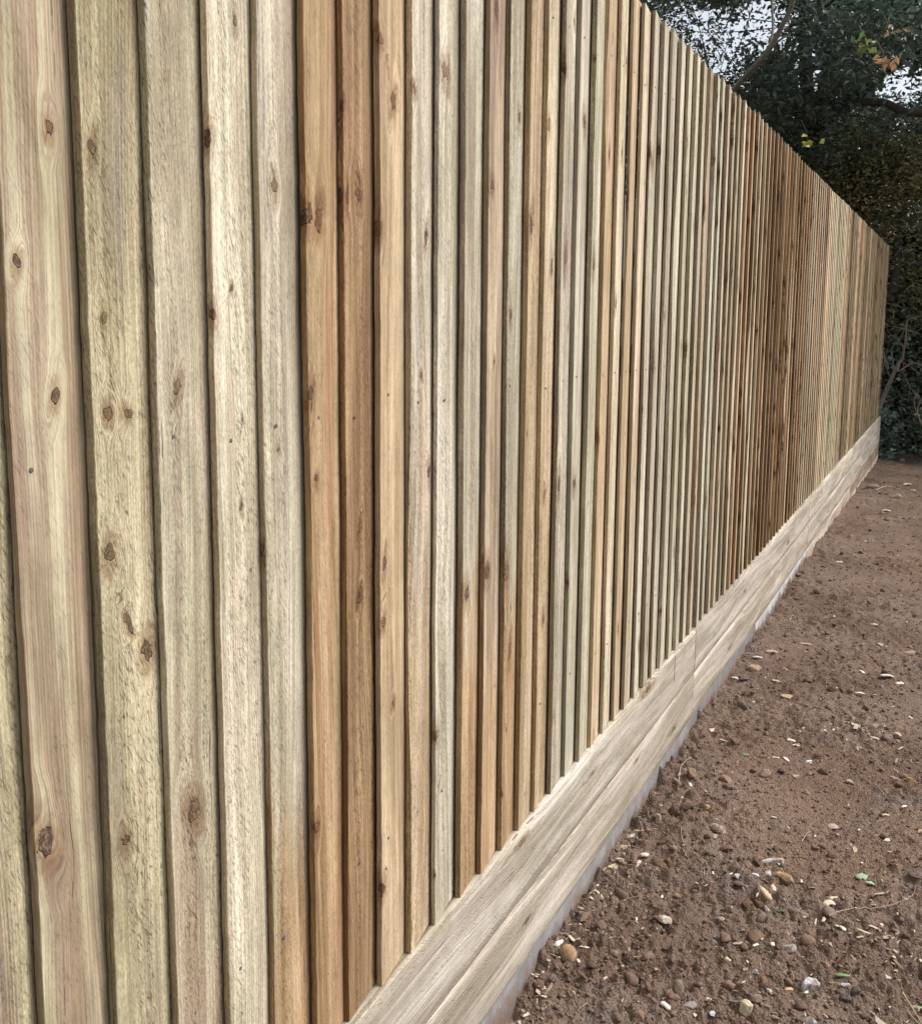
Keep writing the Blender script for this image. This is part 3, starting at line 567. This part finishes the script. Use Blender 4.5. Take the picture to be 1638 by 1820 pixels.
chip(1370,1160,22,9,4,(0.38,0.29,0.22),'tan bark flake at the end of the dark stick',-10,'bark_piece','bark')
chip(1345,1170,18,6,3,(0.52,0.45,0.37),'pale flake below the dark stick of bark',-5)
chip(1430,1145,22,6,3,(0.40,0.31,0.25),'light brown bark flake on mid soil',-12,'bark_piece','bark')
chip(1555,1112,18,6,4,(0.50,0.42,0.34),'pale brown chip on soil above white dusty patch',-15)
chip(1575,1205,22,9,3,(0.60,0.55,0.52),'white ashy flake in the pale dusty patch',-10)
chip(1598,1216,18,6,3,(0.60,0.56,0.52),'smaller ashy flake right of the white one',10)
chip(1527,1233,17,5,2,(0.62,0.54,0.44),'slim cream chip left of the pale dusty patch',-10)
chip(1490,1000,14,5,3,(0.55,0.47,0.40),'small pale chip on distant soil in middle of path',0)
chip(1574,908,16,5,3,(0.52,0.44,0.37),'pale splinter on the far soil',-10)
chip(1612,858,18,5,3,(0.60,0.50,0.42),'pale splinter on far soil near the ivy',20)
chip(1622,871,9,4,2,(0.60,0.50,0.08),'tiny yellow leaf on the far soil at the right edge',0,'fallen_leaf','leaf',.3,mat=M_GLEAF)
chip(1532,1562,24,21,1.6,(0.30,0.44,0.27),'large pale green leaf lying among dark clods',-35,'fallen_leaf','leaf',.25,mat=M_GLEAF,jag=.6)
chip(1545,1575,16,9,1.6,(0.33,0.47,0.30),'torn lobe of pale green leaf below the large one',-30,'fallen_leaf','leaf',.2,mat=M_GLEAF,jag=.8)
chip(1496,1737,26,10,1.6,(0.17,0.27,0.10),'mid green oval leaf near the bottom of the soil',-4,'fallen_leaf','leaf',.2,mat=M_GLEAF)
chip(1324,1343,17,7,2,(0.14,0.22,0.11),'dark green leaf piece on upper soil near fence',10,'fallen_leaf','leaf',.3,mat=M_GLEAF)
chip(1634,1790,12,22,2,(0.25,0.40,0.22),'green leaf cut by the lower right corner',80,'fallen_leaf','leaf',.2,mat=M_GLEAF)
chip(1382,1627,22,9,3,(0.05,0.09,0.035),'tuft of dark green moss below the wood chunk',-10,'moss_tuft','moss',.3,mat=M_GLEAF,jag=.7)
chip(1257,1777,14,6,3,(0.55,0.48,0.40),'cream splinter near the bottom by the curved root',-10)

def tube_mesh(P, rad, sides=6):
    P = np.asarray(P, float); n = len(P); T = np.gradient(P, axis=0); T /= np.linalg.norm(T, axis=1)[:, None]+1e-9
    up = np.array([0.13, 0.21, 0.97]) if abs(T[0][2]) < 0.9 else np.array([1.0, 0.1, 0]); A = np.cross(T, up); A /= np.linalg.norm(A, axis=1)[:, None]+1e-9; B = np.cross(T, A)
    an = np.linspace(0, 2*math.pi, sides, endpoint=False); rad = np.broadcast_to(rad, (n,))
    V = P[:, None]+(np.cos(an)[None, :, None]*A[:, None]+np.sin(an)[None, :, None]*B[:, None])*rad[:, None, None]
    i = np.arange(n*sides).reshape(n, sides); j = np.roll(i, -1, axis=1)
    return V.reshape(-1, 3), np.stack([i[:-1], j[:-1], j[1:], i[1:]], -1).reshape(-1, 4)
def spline(P, n=24):
    P = np.asarray(P, float); k = len(P); t = np.linspace(0, k-1, n); out = []
    for q in t:
        i = min(int(q), k-2); f = q-i; p0, p1, p2, p3 = P[max(i-1, 0)], P[i], P[i+1], P[min(i+2, k-1)]
        out.append(0.5*((2*p1)+(-p0+p2)*f+(2*p0-5*p1+4*p2-p3)*f*f+(-p0+3*p1-3*p2+p3)*f**3))
    return np.array(out)
def root(pts, rad, col, label, name='root', cat='root', lift=0.004):
    P = []
    for px, py in pts:
        p, mpp = on_ground(px, py); g = drop(p[0], p[1]); P.append((p[0], p[1], g+lift+random.uniform(0, .003)))
    P = spline(P, 26); P[:, 2] = np.maximum(P[:, 2], soil_z(P[:, 0], P[:, 1])+rad*0.6)
    o0 = P.mean(0); V, F = tube_mesh(P-o0, rad*np.linspace(1, .5, len(P)), 5)
    o = mesh_obj(name, V, F, M_BARK, None, dict(ca=np.array(col))); o.location = o0; return tag(o, label, cat)
root([(1206,1395),(1209,1375),(1222,1362),(1232,1352),(1243,1346)], .0016, (0.40,0.30,0.22), 'thin pale root curving up beside the fence foot')
root([(1208,1425),(1212,1417),(1222,1410)], .0011, (0.40,0.32,0.25), 'short thin root below the longer one by the fence')
root([(1472,1637),(1500,1622),(1545,1615),(1590,1612),(1620,1595),(1627,1580)], .0016, (0.36,0.27,0.20), 'long thin pale root stretched across the lower right soil')
root([(1278,1765),(1290,1780),(1312,1787),(1340,1783),(1365,1784)], .0030, (0.20,0.155,0.125), 'thick curved brown root near the bottom edge')
root([(1318,1766),(1340,1776),(1352,1783)], .0016, (0.26,0.20,0.16), 'thin rootlet crossing the thick curved root')
root([(1604,1756),(1620,1785),(1640,1815)], .0018, (0.46,0.36,0.22), 'straw stalk running off the lower right corner','straw','straw')
root([(1612,1790),(1628,1806),(1645,1822)], .0013, (0.42,0.33,0.20), 'short straw beside the longer stalk in lower corner','straw','straw')
root([(1108,1600),(1118,1595),(1140,1592)], .0010, (0.34,0.26,0.20), 'hair-thin root on dark soil near the fence')
root([(1246,1575),(1250,1560),(1252,1550)], .0012, (0.44,0.36,0.28), 'short upright rootlet left of the white lumps')
root([(1552,1395),(1562,1405),(1575,1422)], .0012, (0.42,0.33,0.26), 'fine root left of the small orange stone')
root([(1425,1495),(1433,1484),(1441,1478)], .0012, (0.42,0.34,0.27), 'fine forked root left of the flat pinkish stone')
root([(1557,980),(1580,990),(1600,1003)], .004, (0.34,0.27,0.22), 'thin twig lying on the far soil','twig','twig')
root([(1556,857),(1575,853),(1602,856)], .006, (0.40,0.31,0.25), 'pale fallen twig on the soil near the fence end','twig','twig')

# uncountable crumbs, flakes and root hairs
def scatter(n, rmin=1.75, rmax=13.0, power=1.0):
    out = []
    while len(out) < n:
        r = rmin*math.exp(random.random()**power*math.log(rmax/rmin)); th = R_(random.uniform(-5, 24)); x, y = r*math.cos(th), CAMY+r*math.sin(th)
        if y < YG-0.006: out.append((x, y, r))
    return np.array(out)
def stuff_rocks(name, base, n, smin, smax, colf, mat, label, seed, sunk=0.25, pw=2.6, flat=0.75):
    P = scatter(n); g = soil_z(P[:, 0], P[:, 1]); Vb, Fb = base; nv = len(Vb); r_ = np.random.default_rng(seed)
    AV = np.empty((n, nv, 3)); CA = np.empty((n, nv, 3))
    protos = [rock(Vb, np.random.default_rng(seed*100+k), 6, 0.16) for k in range(24)]
    for k in range(n):
        s = (smin+(smax-smin)*r_.random()**pw)*(1 if P[k, 2] < 4 else 1.25); v = protos[r_.integers(24)]*np.array([1, r_.uniform(.6, 1), r_.uniform(flat*.6, flat)])*s
        AV[k] = v@rotm(r_.uniform(-.5, .5), r_.uniform(-.5, .5), r_.uniform(0, 6.28)).T+np.array([P[k, 0], P[k, 1], g[k]+s*sunk]); CA[k] = colf(r_)
    F = (Fb[None]+(np.arange(n)*nv)[:, None, None]).reshape(-1, Fb.shape[1])
    return tag(mesh_obj(name, AV.reshape(-1, 3), F, mat, None, dict(ca=CA.reshape(-1, 3))), label, None, None, 'stuff')
def clodcol(r_): return np.array([(0.158,0.107,0.081),(0.138,0.092,0.070),(0.195,0.132,0.096),(0.175,0.129,0.104)][r_.integers(4)])*r_.uniform(.8, 1.2)
stuff_rocks('soil_crumbs', ICO1, 15000, 0.0020, 0.0085, clodcol, M_CLOD, 'loose crumbs of brown soil strewn over the ground', 1)
stuff_rocks('soil_lumps', ICO2, 1000, 0.0045, 0.023, clodcol, M_CLOD, 'larger brown soil lumps strewn over the ground', 2, 0.16, 3.4)
def pebcol(r_): return np.array([(0.30,0.22,0.165),(0.33,0.26,0.21),(0.45,0.39,0.34),(0.25,0.17,0.12)][r_.integers(4)])*r_.uniform(.75, 1.1)
stuff_rocks('gravel', ICO2, 190, 0.0022, 0.0070, pebcol, M_STONE, 'small mixed pebbles scattered through the soil', 3, 0.3, 2.0)
def stuff_flakes(n, seed):
    P = scatter(n, power=1.05); r_ = np.random.default_rng(seed); V = []; F = []; CA = []
    # extra sawdust-pale flakes close to the foot of the fence near the camera
    for k in range(150):
        x = random.uniform(1.7, 2.9); y = YG-0.012-abs(random.gauss(0, .03)); P = np.r_[P, [[x, y, 2.2]]]
    for k in range(70):
        x = random.gauss(3.95, .10); y = random.gauss(-0.55, .10); P = np.r_[P, [[x, y, 4]]]
    for k in range(60):
        x = random.gauss(2.55, .09); y = random.gauss(-0.78, .05); P = np.r_[P, [[x, y, 2.5]]]
    g = soil_z(P[:, 0], P[:, 1])
    for k in range(len(P)):
        ln = (r_.uniform(.003, .011) if r_.random() > .13 else r_.uniform(.011, .024))*(1 if P[k, 2] < 4 else 1.3); wd = ln*r_.uniform(.15, .6); th = r_.uniform(.0006, .0018)
        q = np.array([(-1, -.7), (-.2, -1), (1, -.5), (.8, .8), (-.6, 1)])*(1+r_.uniform(-.3, .3, (5, 2)))*np.array([ln, wd])*.5*1.6
        top = np.c_[q, r_.uniform(0, th*1.5, 5)+th]; bot = np.c_[q, top[:, 2]-th]; v = np.r_[top, bot]@rotm(r_.uniform(-.5, .5), r_.uniform(-.4, .4), r_.uniform(0, 6.28)).T+np.array([P[k, 0], P[k, 1], g[k]+.0015])
        b = len(V)*10; V.append(v)
        F += [(b, b+1, b+2, b+3), (b, b+3, b+4, b+4)]
        for m in range(5): F.append((b+m, b+5+m, b+5+(m+1) % 5, b+(m+1) % 5))
        CA.append(np.tile(np.array([(0.48,0.38,0.28),(0.58,0.51,0.43),(0.38,0.28,0.20),(0.28,0.20,0.14)][r_.integers(4)])*r_.uniform(.8, 1.08), (10, 1)))
    F = np.array(F); tri = F[:, 2] == F[:, 3]; Q = F[~tri]; T3 = F[tri][:, :3]
    T4 = np.r_[Q[:, [0, 1, 2]], Q[:, [0, 2, 3]], T3]
    return tag(mesh_obj('wood_flakes', np.concatenate(V), T4, M_CHIP, None, dict(ca=np.concatenate(CA)), False), 'pale wood flakes and sawdust strewn over the soil', None, None, 'stuff')
stuff_flakes(900, 8)
def stuff_hairs(n, seed):
    P = scatter(n, rmax=9); r_ = np.random.default_rng(seed); VV = []; FF = []; CA = []; b = 0
    for x, y, r in P:
        ln = r_.uniform(.015, .06); a = r_.uniform(0, 6.28); bend = r_.uniform(-1.6, 1.6); s = np.linspace(0, 1, 7); ang = a+bend*s
        px = x+np.cumsum(np.cos(ang))*ln/7; py = np.minimum(y+np.cumsum(np.sin(ang))*ln/7, YG-.004); pz = soil_z(px, py); pz = np.maximum(pz, np.convolve(np.r_[pz[0], pz, pz[-1]], np.ones(3)/3, 'valid'))+.001+.006*np.sin(s*3.1)*r_.random()
        V, F = tube_mesh(np.c_[px, py, pz], r_.uniform(.0004, .0010), 3); VV.append(V); FF.append(F+b); b += len(V); CA.append(np.tile(np.array((0.38,0.29,0.21))*r_.uniform(.6, 1.3), (len(V), 1)))
    return tag(mesh_obj('root_fibres', np.concatenate(VV), np.concatenate(FF), M_BARK, None, dict(ca=np.concatenate(CA))), 'fine root hairs lying all over the soil', None, None, 'stuff')
stuff_hairs(420, 4)

# ------------------------------------------------------------------ trees and ivy beyond the fence
def n3(P, f, seed): return (fbm(P[:, 0]*f+3.1*P[:, 2]*f, P[:, 1]*f-1.7*P[:, 2]*f, seed, 3)+fbm(P[:, 2]*f+11, P[:, 0]*f*.7+P[:, 1]*f*.6, seed+20, 3))/2
def leaves(name, parent, ctr, n_per, spread, size, cols, seed, droop=0.0, aspect=0.5, off=(0, 0, 0), updir=0.35, sizevar=.35):
    r_ = np.random.default_rng(seed); n = len(ctr)*n_per
    c = np.repeat(ctr, n_per, 0)+r_.normal(0, 1, (n, 3))*spread
    d = r_.normal(0, 1, (n, 3)); d[:, 2] = d[:, 2]*.6-droop; d /= np.linalg.norm(d, axis=1)[:, None]
    up = r_.normal(0, 1, (n, 3)); up[:, 2] = np.abs(up[:, 2])+updir; s = np.cross(d, up); s /= np.linalg.norm(s, axis=1)[:, None]+1e-9; nn = np.cross(s, d)
    L = (size*(1+r_.uniform(-sizevar, sizevar, n)))[:, None]; W = L*aspect*.5
    base, tip = c-d*L*.5, c+d*L*.5-nn*L*.08; l, r = c-d*L*.05+s*W+nn*W*.35, c-d*L*.05-s*W+nn*W*.35
    V = np.stack([base, l, tip, r], 1).reshape(-1, 3)-np.array(off); b = (np.arange(n)*4)[:, None]
    F = np.r_[b+np.array([[0, 2, 1]]), b+np.array([[0, 3, 2]])]
    w_ = np.array([q[0] for q in cols]); w_ = w_/w_.sum(); pick = r_.choice(len(cols), n, p=w_); cc = np.array([q[1] for q in cols])[pick]*r_.uniform(.65, 1.35, (n, 1))
    return mesh_obj(name, V, F, M_LEAF, parent, dict(ca=np.repeat(cc, 4, 0)), False)
GAPS = [(1233,52,52,34),(1225,95,34,20),(1368,45,28,46),(1290,120,40,40),(1435,120,24,34),(1422,25,14,14),(1600,158,44,30),(1580,60,20,14),(1480,208,16,9),(1596,228,22,14),(1352,18,30,22),(1476,132,10,12),(1310,60,30,40)]
def open_sky(p):                                 # airy places between the clumps of leaves
    q = (p-np.array([0, CAMY, EYE]))@CM; px = 819+1800*q[:, 0]/q[:, 2]; py = 807+1800*q[:, 1]/q[:, 2]; k = np.zeros(len(p), bool)
    for gx, gy, a, b in GAPS: k |= ((px-gx)/(a*1.3))**2+((py-gy)/(b*1.3))**2 < 1+.5*np.sin(px*.23)*np.sin(py*.19)
    return k & (np.random.default_rng(5).random(len(p)) < np.where(px < 1330, .80, .97))
def crown_pts(c, rad, n, seed, thr=0.46, f=1.1, shell=0.35):
    r_ = np.random.default_rng(seed); out = []
    while sum(len(o) for o in out) < n:
        p = r_.normal(0, 1, (n*3, 3)); p /= np.linalg.norm(p, axis=1)[:, None]; p *= (r_.random(n*3)**(1/3*shell*2))[:, None]
        q = p*np.array(rad)+np.array(c); q = q[n3(q, f, seed) > thr]; q = q[~open_sky(q)]; out.append(q)
    return np.concatenate(out)[:n]
def limb(pts, r0, r1, n=14): return tube_mesh(spline(pts, n), np.linspace(r0, r1, n), 8)
def join(parts):
    V = []; F = []; b = 0
    for v, f in parts: V.append(v); F.append(f+b); b += len(v)
    return np.concatenate(V), np.concatenate(F)
def tree(name, loc, label, cat, limbs, ctrs, lf, bark, group=None, twigs=90, seed=0, tr=0.004):
    t = empty(name, loc, label, cat, group); off = np.array(loc)
    V, F = limbs[0]; mesh_obj('trunk', V-off, F, M_BARK, t, dict(ca=np.array(bark)))
    for V, F in limbs[1:]: mesh_obj('branch', V-off, F, M_BARK, t, dict(ca=np.array(bark)))
    r_ = np.random.default_rng(seed); L = np.concatenate([l[0] for l in limbs]); pts = []
    for k in r_.choice(len(ctrs), min(twigs, len(ctrs)), replace=False):
        c = ctrs[k]; j = np.argmin(((L-c)**2).sum(1)); a = L[j]; m = (a+c)/2+r_.normal(0, .12, 3); pts.append(tube_mesh(spline([a, m, c], 7), np.linspace(tr*2.2, tr*.7, 7), 4))
    V, F = join(pts); tag(mesh_obj('twigs', V-off, F, M_BARK, t, dict(ca=np.array(bark)*.9)), kind='stuff')
    for k, (cs, npr, spread, size, cols, asp) in enumerate(lf): leaves('crown', t, cs, npr, spread, size, cols, seed+k, off=off, aspect=asp)
    return t
gb = lambda x, y: float(base_z(min(x, 13.5), y))-0.05
DK = [(5, (0.062,0.098,0.070)), (3, (0.11,0.150,0.112)), (1.6, (0.18,0.225,0.165)), (.15, (0.12,0.14,0.05))]
# broad dark evergreen oak straight beyond the fence end
c1 = np.r_[crown_pts((13.9, 1.3, 5.0), (2.2, 2.3, 2.2), 900, 5, .47), crown_pts((12.6, 0.55, 4.6), (1.0, 1.1, 1.0), 150, 6, .48), crown_pts((15.0, 0.9, 4.1), (1.5, 2.0, 1.1), 330, 8, .44), crown_pts((14.0, -2.4, 4.8), (2.2, 2.2, 2.2), 320, 9, .42)]
hl = [tuple(at_dist(*q)) for q in ((1345,232,12.9),(1395,200,12.8),(1450,188,12.7),(1510,183,12.7),(1570,182,12.7),(1640,200,12.8))]
l1 = [limb([(15.3, 1.3, gb(15, 1)), (15.2, 1.2, 1.6), (14.8, 1.1, 3.0), (14.3, 1.2, 4.6), (14.0, 1.3, 6.2)], .20, .05),
      limb([(15.0, 1.15, 2.4)]+[hl[0]]+hl[1:]+[(12.9, -1.6, 4.0)], .060, .040, 30), limb([(14.6, 1.1, 3.4), (13.4, .9, 4.3), (12.0, .5, 5.2)], .07, .03), limb([(14.5, 1.1, 4.0), (14.2, -.2, 4.9), (14.0, -2.0, 5.6)], .08, .03)]
tree('evergreen_oak', (15.3, 1.3, gb(15, 1)), 'large dark leafy tree with a near-horizontal limb beyond the fence end', 'tree', l1, c1, [(c1, 36, .12, .085, DK, .48)], (0.060,0.052,0.042), seed=3)
# finer, thinner tree against the sky on the left of it
FN = [(5, (0.048,0.056,0.036)), (2, (0.085,0.066,0.040)), (2, (0.065,0.080,0.052)), (.3, (0.10,0.07,0.03))]
c2 = np.r_[crown_pts((15.5, 3.9, 5.6), (2.0, 2.1, 2.3), 560, 15, .48, 1.5), crown_pts((14.2, 2.6, 4.1), (1.5, 1.5, 1.2), 330, 16, .46, 1.5)]
l2 = [limb([(16.6, 3.6, gb(14, 3)), (16.4, 3.5, 2.0), (15.9, 3.6, 3.8), (15.6, 3.9, 6.0)], .16, .04), limb([(16.2, 3.5, 2.8), (15.3, 2.9, 3.7), (14.3, 2.4, 4.6)], .06, .02), limb([(15.9, 3.6, 3.8), (15.4, 4.6, 5.0), (15.2, 5.2, 5.8)], .05, .02)]
tree('thin_leaved_tree', (16.6, 3.6, gb(14, 3)), 'finely leaved darker tree with bright sky showing through, behind the fence top', 'tree', l2, c2, [(c2, 40, .11, .052, FN, .6)], (0.055,0.045,0.038), seed=9, twigs=260)
c6 = np.r_[crown_pts((18.5, 1.4, 3.4), (1.8, 2.9, 2.0), 620, 55, .36, .9), crown_pts((18.3, 1.2, 1.6), (1.2, 2.9, 1.2), 260, 56, .3, .9)]
l6 = [limb([(19.0, 1.2, gb(14, 1)), (19.0, 1.2, 2.2), (18.8, 1.3, 4.8)], .15, .04), limb([(19.0, 1.2, 1.8), (18.6, 0.2, 3.0), (18.4, -.8, 3.8)], .06, .02)]
tree('holly_tree', (19.0, 1.2, gb(14, 1)), 'dense dark tree filling the background low behind the other trees', 'tree', l6, c6, [(c6, 34, .22, .11, DK, .6)], (0.05,0.045,0.035), seed=60, twigs=40)
# pale leaning limb of another tree
pl = [tuple(at_dist(*q)) for q in ((1200,300,11.2),(1262,208,10.9),(1311,150,10.6),(1340,118,10.4),(1366,88,10.3),(1389,46,10.2),(1408,3,10.1),(1420,-60,10.0),(1440,-160,9.9))]
pv = [limb([(12.2, 3.1, gb(12, 2)), (11.9, 3.0, 1.4)]+pl, .036, .018, 44), limb([pl[4], tuple(at_dist(1392,66,10.1)), tuple(at_dist(1408,66,10.0))], .010, .006), limb([pl[4], tuple(at_dist(1372,60,10.4)), tuple(at_dist(1372,20,10.5)), tuple(at_dist(1362,-120,10.6)), tuple(at_dist(1340,-260,10.8))], .014, .008)]
c3 = crown_pts((11.0, 1.5, 6.3), (1.5, 1.4, 0.9), 140, 25, .46)
c3b = np.array([at_dist(px, py, 10.7+.3*math.sin(px)) for px, py in ((1440,30),(1470,60),(1500,40),(1530,20),(1450,110),(1490,100),(1520,70),(1560,50),(1590,40),(1600,90),(1470,10),(1540,110),(1500,130),(1620,20),(1490,60),(1610,60))])
tree('leaning_tree', (12.2, 3.1, gb(12, 2)), 'tree with a bare pale grey green limb leaning up past the fence top', 'tree', pv, np.r_[c3, c3b], [(c3, 30, .15, .08, DK, .5), (np.repeat(c3b, 3, 0)+rng.normal(0, .07, (3*len(c3b), 3)), 22, .11, .085, [(3, (0.045,0.070,0.052)), (2, (0.060,0.085,0.065)), (1, (0.035,0.055,0.035))], .5)], (0.17,0.165,0.125), seed=30, twigs=16)
# sprays of autumn leaves, each its own small branch
def spray(px, py, X, n, spread, size, cols, label, seed):
    p = at_dist(px, py, X); t = empty('leafy_twig', tuple(p), label, 'twig')
    V, F = tube_mesh(spline([p+np.array([.25, .1, .25]), p+np.array([.1, .03, .12]), p], 8)-p, np.linspace(.006, .003, 8), 5); mesh_obj('stem', V, F, M_BARK, t, dict(ca=np.array((0.07,0.055,0.04))))
    o = leaves('leaf_cluster', t, p[None], n, np.array(spread), size, cols, seed, droop=.5, off=p, aspect=.55, updir=.1, sizevar=.2); return t
spray(1572,112,9.6,17,(.04,.055,.05),.085,[(3, (0.44,0.26,0.14)), (2, (0.50,0.35,0.20)), (1, (0.34,0.20,0.09))],'twig of orange tan autumn leaves hanging in the dark tree',1)
spray(1540,85,9.8,18,(.04,.06,.05),.075,[(3, (0.22,0.25,0.07)), (2, (0.12,0.18,0.06)), (1, (0.32,0.32,0.09))],'yellow green leafy twig just above the orange tan leaves',2)
spray(1434,252,10.5,9,(.04,.05,.03),.085,[(2, (0.50,0.46,0.08)), (1, (0.30,0.34,0.07))],'small yellow leafy twig close above the fence top',3)
spray(1578,55,10.2,7,(.04,.09,.02),.075,[(2, (0.34,0.22,0.11)), (1, (0.2,0.14,0.07))],'dull brown leafy twig above the yellow green one',4)
# olive-brown fine bush and ivy bank behind the fence end
OL = [(4, (0.20,0.20,0.09)), (2, (0.30,0.27,0.12)), (2, (0.11,0.12,0.065)), (.8, (0.42,0.37,0.15))]
c4 = np.r_[crown_pts((13.8, .35, 3.15), (.6, .85, .75), 330, 35, .42, 1.6), crown_pts((14.3, -0.1, 2.5), (.6, 1.8, 1.2), 340, 36, .36), crown_pts((14.5, -1.6, 3.2), (.7, 1.4, 1.0), 200, 37, .38)]
l4 = [limb([(15.4, .5, gb(14, 0)), (15.1, .5, 1.5), (14.1, .4, 3.4)], .07, .02), limb([(15.4, .4, .2), (15.0, -.2, 1.6), (14.8, -.5, 2.8)], .05, .015)]
tree('olive_bush', (15.4, .5, gb(14, 0)), 'olive green fine leaved bush behind the far end of the fence', 'bush', l4, c4, [(c4, 38, .13, .055, OL, .42)], (0.07,0.06,0.045), seed=40, twigs=260)
IV = [(4, (0.11,0.15,0.10)), (3, (0.17,0.22,0.16)), (1, (0.30,0.36,0.26)), (.15, (0.26,0.26,0.08))]
r_ = np.random.default_rng(3)
n = 1500; yy = r_.uniform(-4.2, .9, n); zz = r_.uniform(-.12, 2.6, n); xx = 14.35-.25*np.sin(yy*2+zz)-.5*np.exp(-zz*2.2)+.35*fbm(yy*1.5+9, zz*1.5, 4)+r_.uniform(0, .35, n)
c5 = np.c_[xx, yy, zz]; low = c5[c5[:, 2] < .75]
front = np.c_[r_.uniform(13.35, 13.8, 130), r_.uniform(-3.5, .5, 130), r_.uniform(-.14, .42, 130)]
sol = empty('ivy_bank', (14.4, -1.6, gb(14, 0)), 'dark ivy covered bank closing the view at the far end of the soil', 'ivy'); so_ = np.array(sol.location)
yb = np.linspace(-4.4, 1.2, 40); zb = np.linspace(-.4, 2.7, 24); Yb, Zb = np.meshgrid(yb, zb, indexing='ij'); Xb = 14.75-.25*np.sin(Yb*2+Zb)+.4*fbm(Yb*1.5+9, Zb*1.5, 4)-.25*np.exp(-Zb*2)
ii = np.arange(40*24).reshape(40, 24); Fq = np.stack([ii[:-1, :-1], ii[:-1, 1:], ii[1:, 1:], ii[1:, :-1]], -1).reshape(-1, 4)
Vb_ = np.stack([Xb, Yb, Zb], -1).reshape(-1, 3); back = Vb_.copy(); back[:, 0] += .5
Fall = np.r_[Fq, Fq[:, ::-1]+len(Vb_)]
edge = np.r_[ii[:, 0], ii[-1, 1:], ii[::-1, -1][1:], ii[0, ::-1][1:-1]]; en = np.roll(edge, -1); Fall = np.r_[Fall, np.stack([edge, en, en+len(Vb_), edge+len(Vb_)], -1)]
mesh_obj('bank', np.r_[Vb_, back]-so_, Fall, M_CLOD, sol, dict(ca=np.array((0.035,0.030,0.024))))
leaves('leaves', sol, c5, 16, .12, .062, IV, 51, off=so_, aspect=.8, updir=.2)
leaves('leaves', sol, front, 14, .07, .075, [(2, (0.08,0.125,0.095)), (2, (0.16,0.22,0.175)), (1, (0.26,0.34,0.28))], 52, off=so_, aspect=.85, updir=.5)
r_ = np.random.default_rng(91); tw = []
for k in range(150):
    y0, z0_ = r_.uniform(-1.6, .45), r_.uniform(.1, 2.6); a = r_.uniform(0, math.pi); ln = r_.uniform(.15, .6); x0_ = r_.uniform(13.5, 13.95)
    P = [(x0_+r_.normal(0, .03), y0+math.cos(a)*ln*q+r_.normal(0, .025), z0_+math.sin(a)*ln*q+r_.normal(0, .025)) for q in (0, .35, .7, 1)]
    tw.append(tube_mesh(spline(P, 9), np.linspace(r_.uniform(.002, .006), .0012, 9), 4))
V, F = join(tw); tag(mesh_obj('twigs', V-so_, F, M_BARK, sol, dict(ca=np.array((0.24,0.20,0.155)))), kind='stuff')
# bare branching stem in front of the ivy
def stem(lims, label, cat, col, name):
    parts = [tube_mesh(spline([at_dist(*q) for q in pts], 14), np.linspace(a, b, 14), 6) for pts, a, b in lims]
    base = at_dist(*lims[0][0][0]); t = empty(name, tuple(base), label, cat)
    for k, (V, F) in enumerate(parts): mesh_obj('stem' if k == 0 else 'branch', V-base, F, M_BARK, t, dict(ca=np.array(col)))
    return t
stem([([(1556,790,13.5),(1562,730,13.5),(1572,700,13.5),(1584,672,13.4),(1597,645,13.4),(1606,636,13.4)], .030, .018),
      ([(1598,645,13.4),(1596,660,13.3),(1622,645,13.3),(1650,655,13.2)], .012, .007), ([(1604,638,13.4),(1609,600,13.3),(1612,570,13.3),(1622,565,13.3),(1645,560,13.2)], .009, .005),
      ([(1600,640,13.4),(1607,615,13.3),(1615,592,13.3)], .007, .004), ([(1587,665,13.4),(1586,640,13.3),(1584,620,13.3),(1600,600,13.3),(1610,575,13.3)], .007, .004), ([(1582,672,13.4),(1574,650,13.3),(1574,632,13.3),(1578,622,13.3)], .006, .003), ([(1574,645,13.3),(1570,632,13.3),(1576,620,13.3)], .005, .003)],
     'bare pale branching stem leaning in front of the ivy by the fence end', 'sapling', (0.20,0.175,0.14), 'bare_sapling')
stem([([(1640,760,13.3),(1630,735,13.3),(1632,720,13.3),(1640,705,13.3)], .010, .006), ([(1630,738,13.3),(1624,715,13.3),(1632,690,13.3)], .006, .004)], 'thin tan woody stem at the right edge in the ivy', 'sapling', (0.26,0.20,0.14), 'bare_sapling')
stem([([(1578,800,13.3),(1590,765,13.3),(1606,748,13.4),(1640,728,13.4)], .006, .004), ([(1572,720,13.3),(1590,740,13.3),(1606,765,13.3)], .005, .003)], 'thin dark runners crossing the low ivy', 'creeper', (0.12,0.10,0.08), 'woody_creeper')
stem([([(1586,520,13.9),(1593,480,13.9),(1594,440,13.9),(1600,400,13.9),(1612,340,13.9)], .055, .03)], 'dark upright stem right behind the top corner of the fence', 'sapling', (0.055,0.05,0.042), 'young_tree')
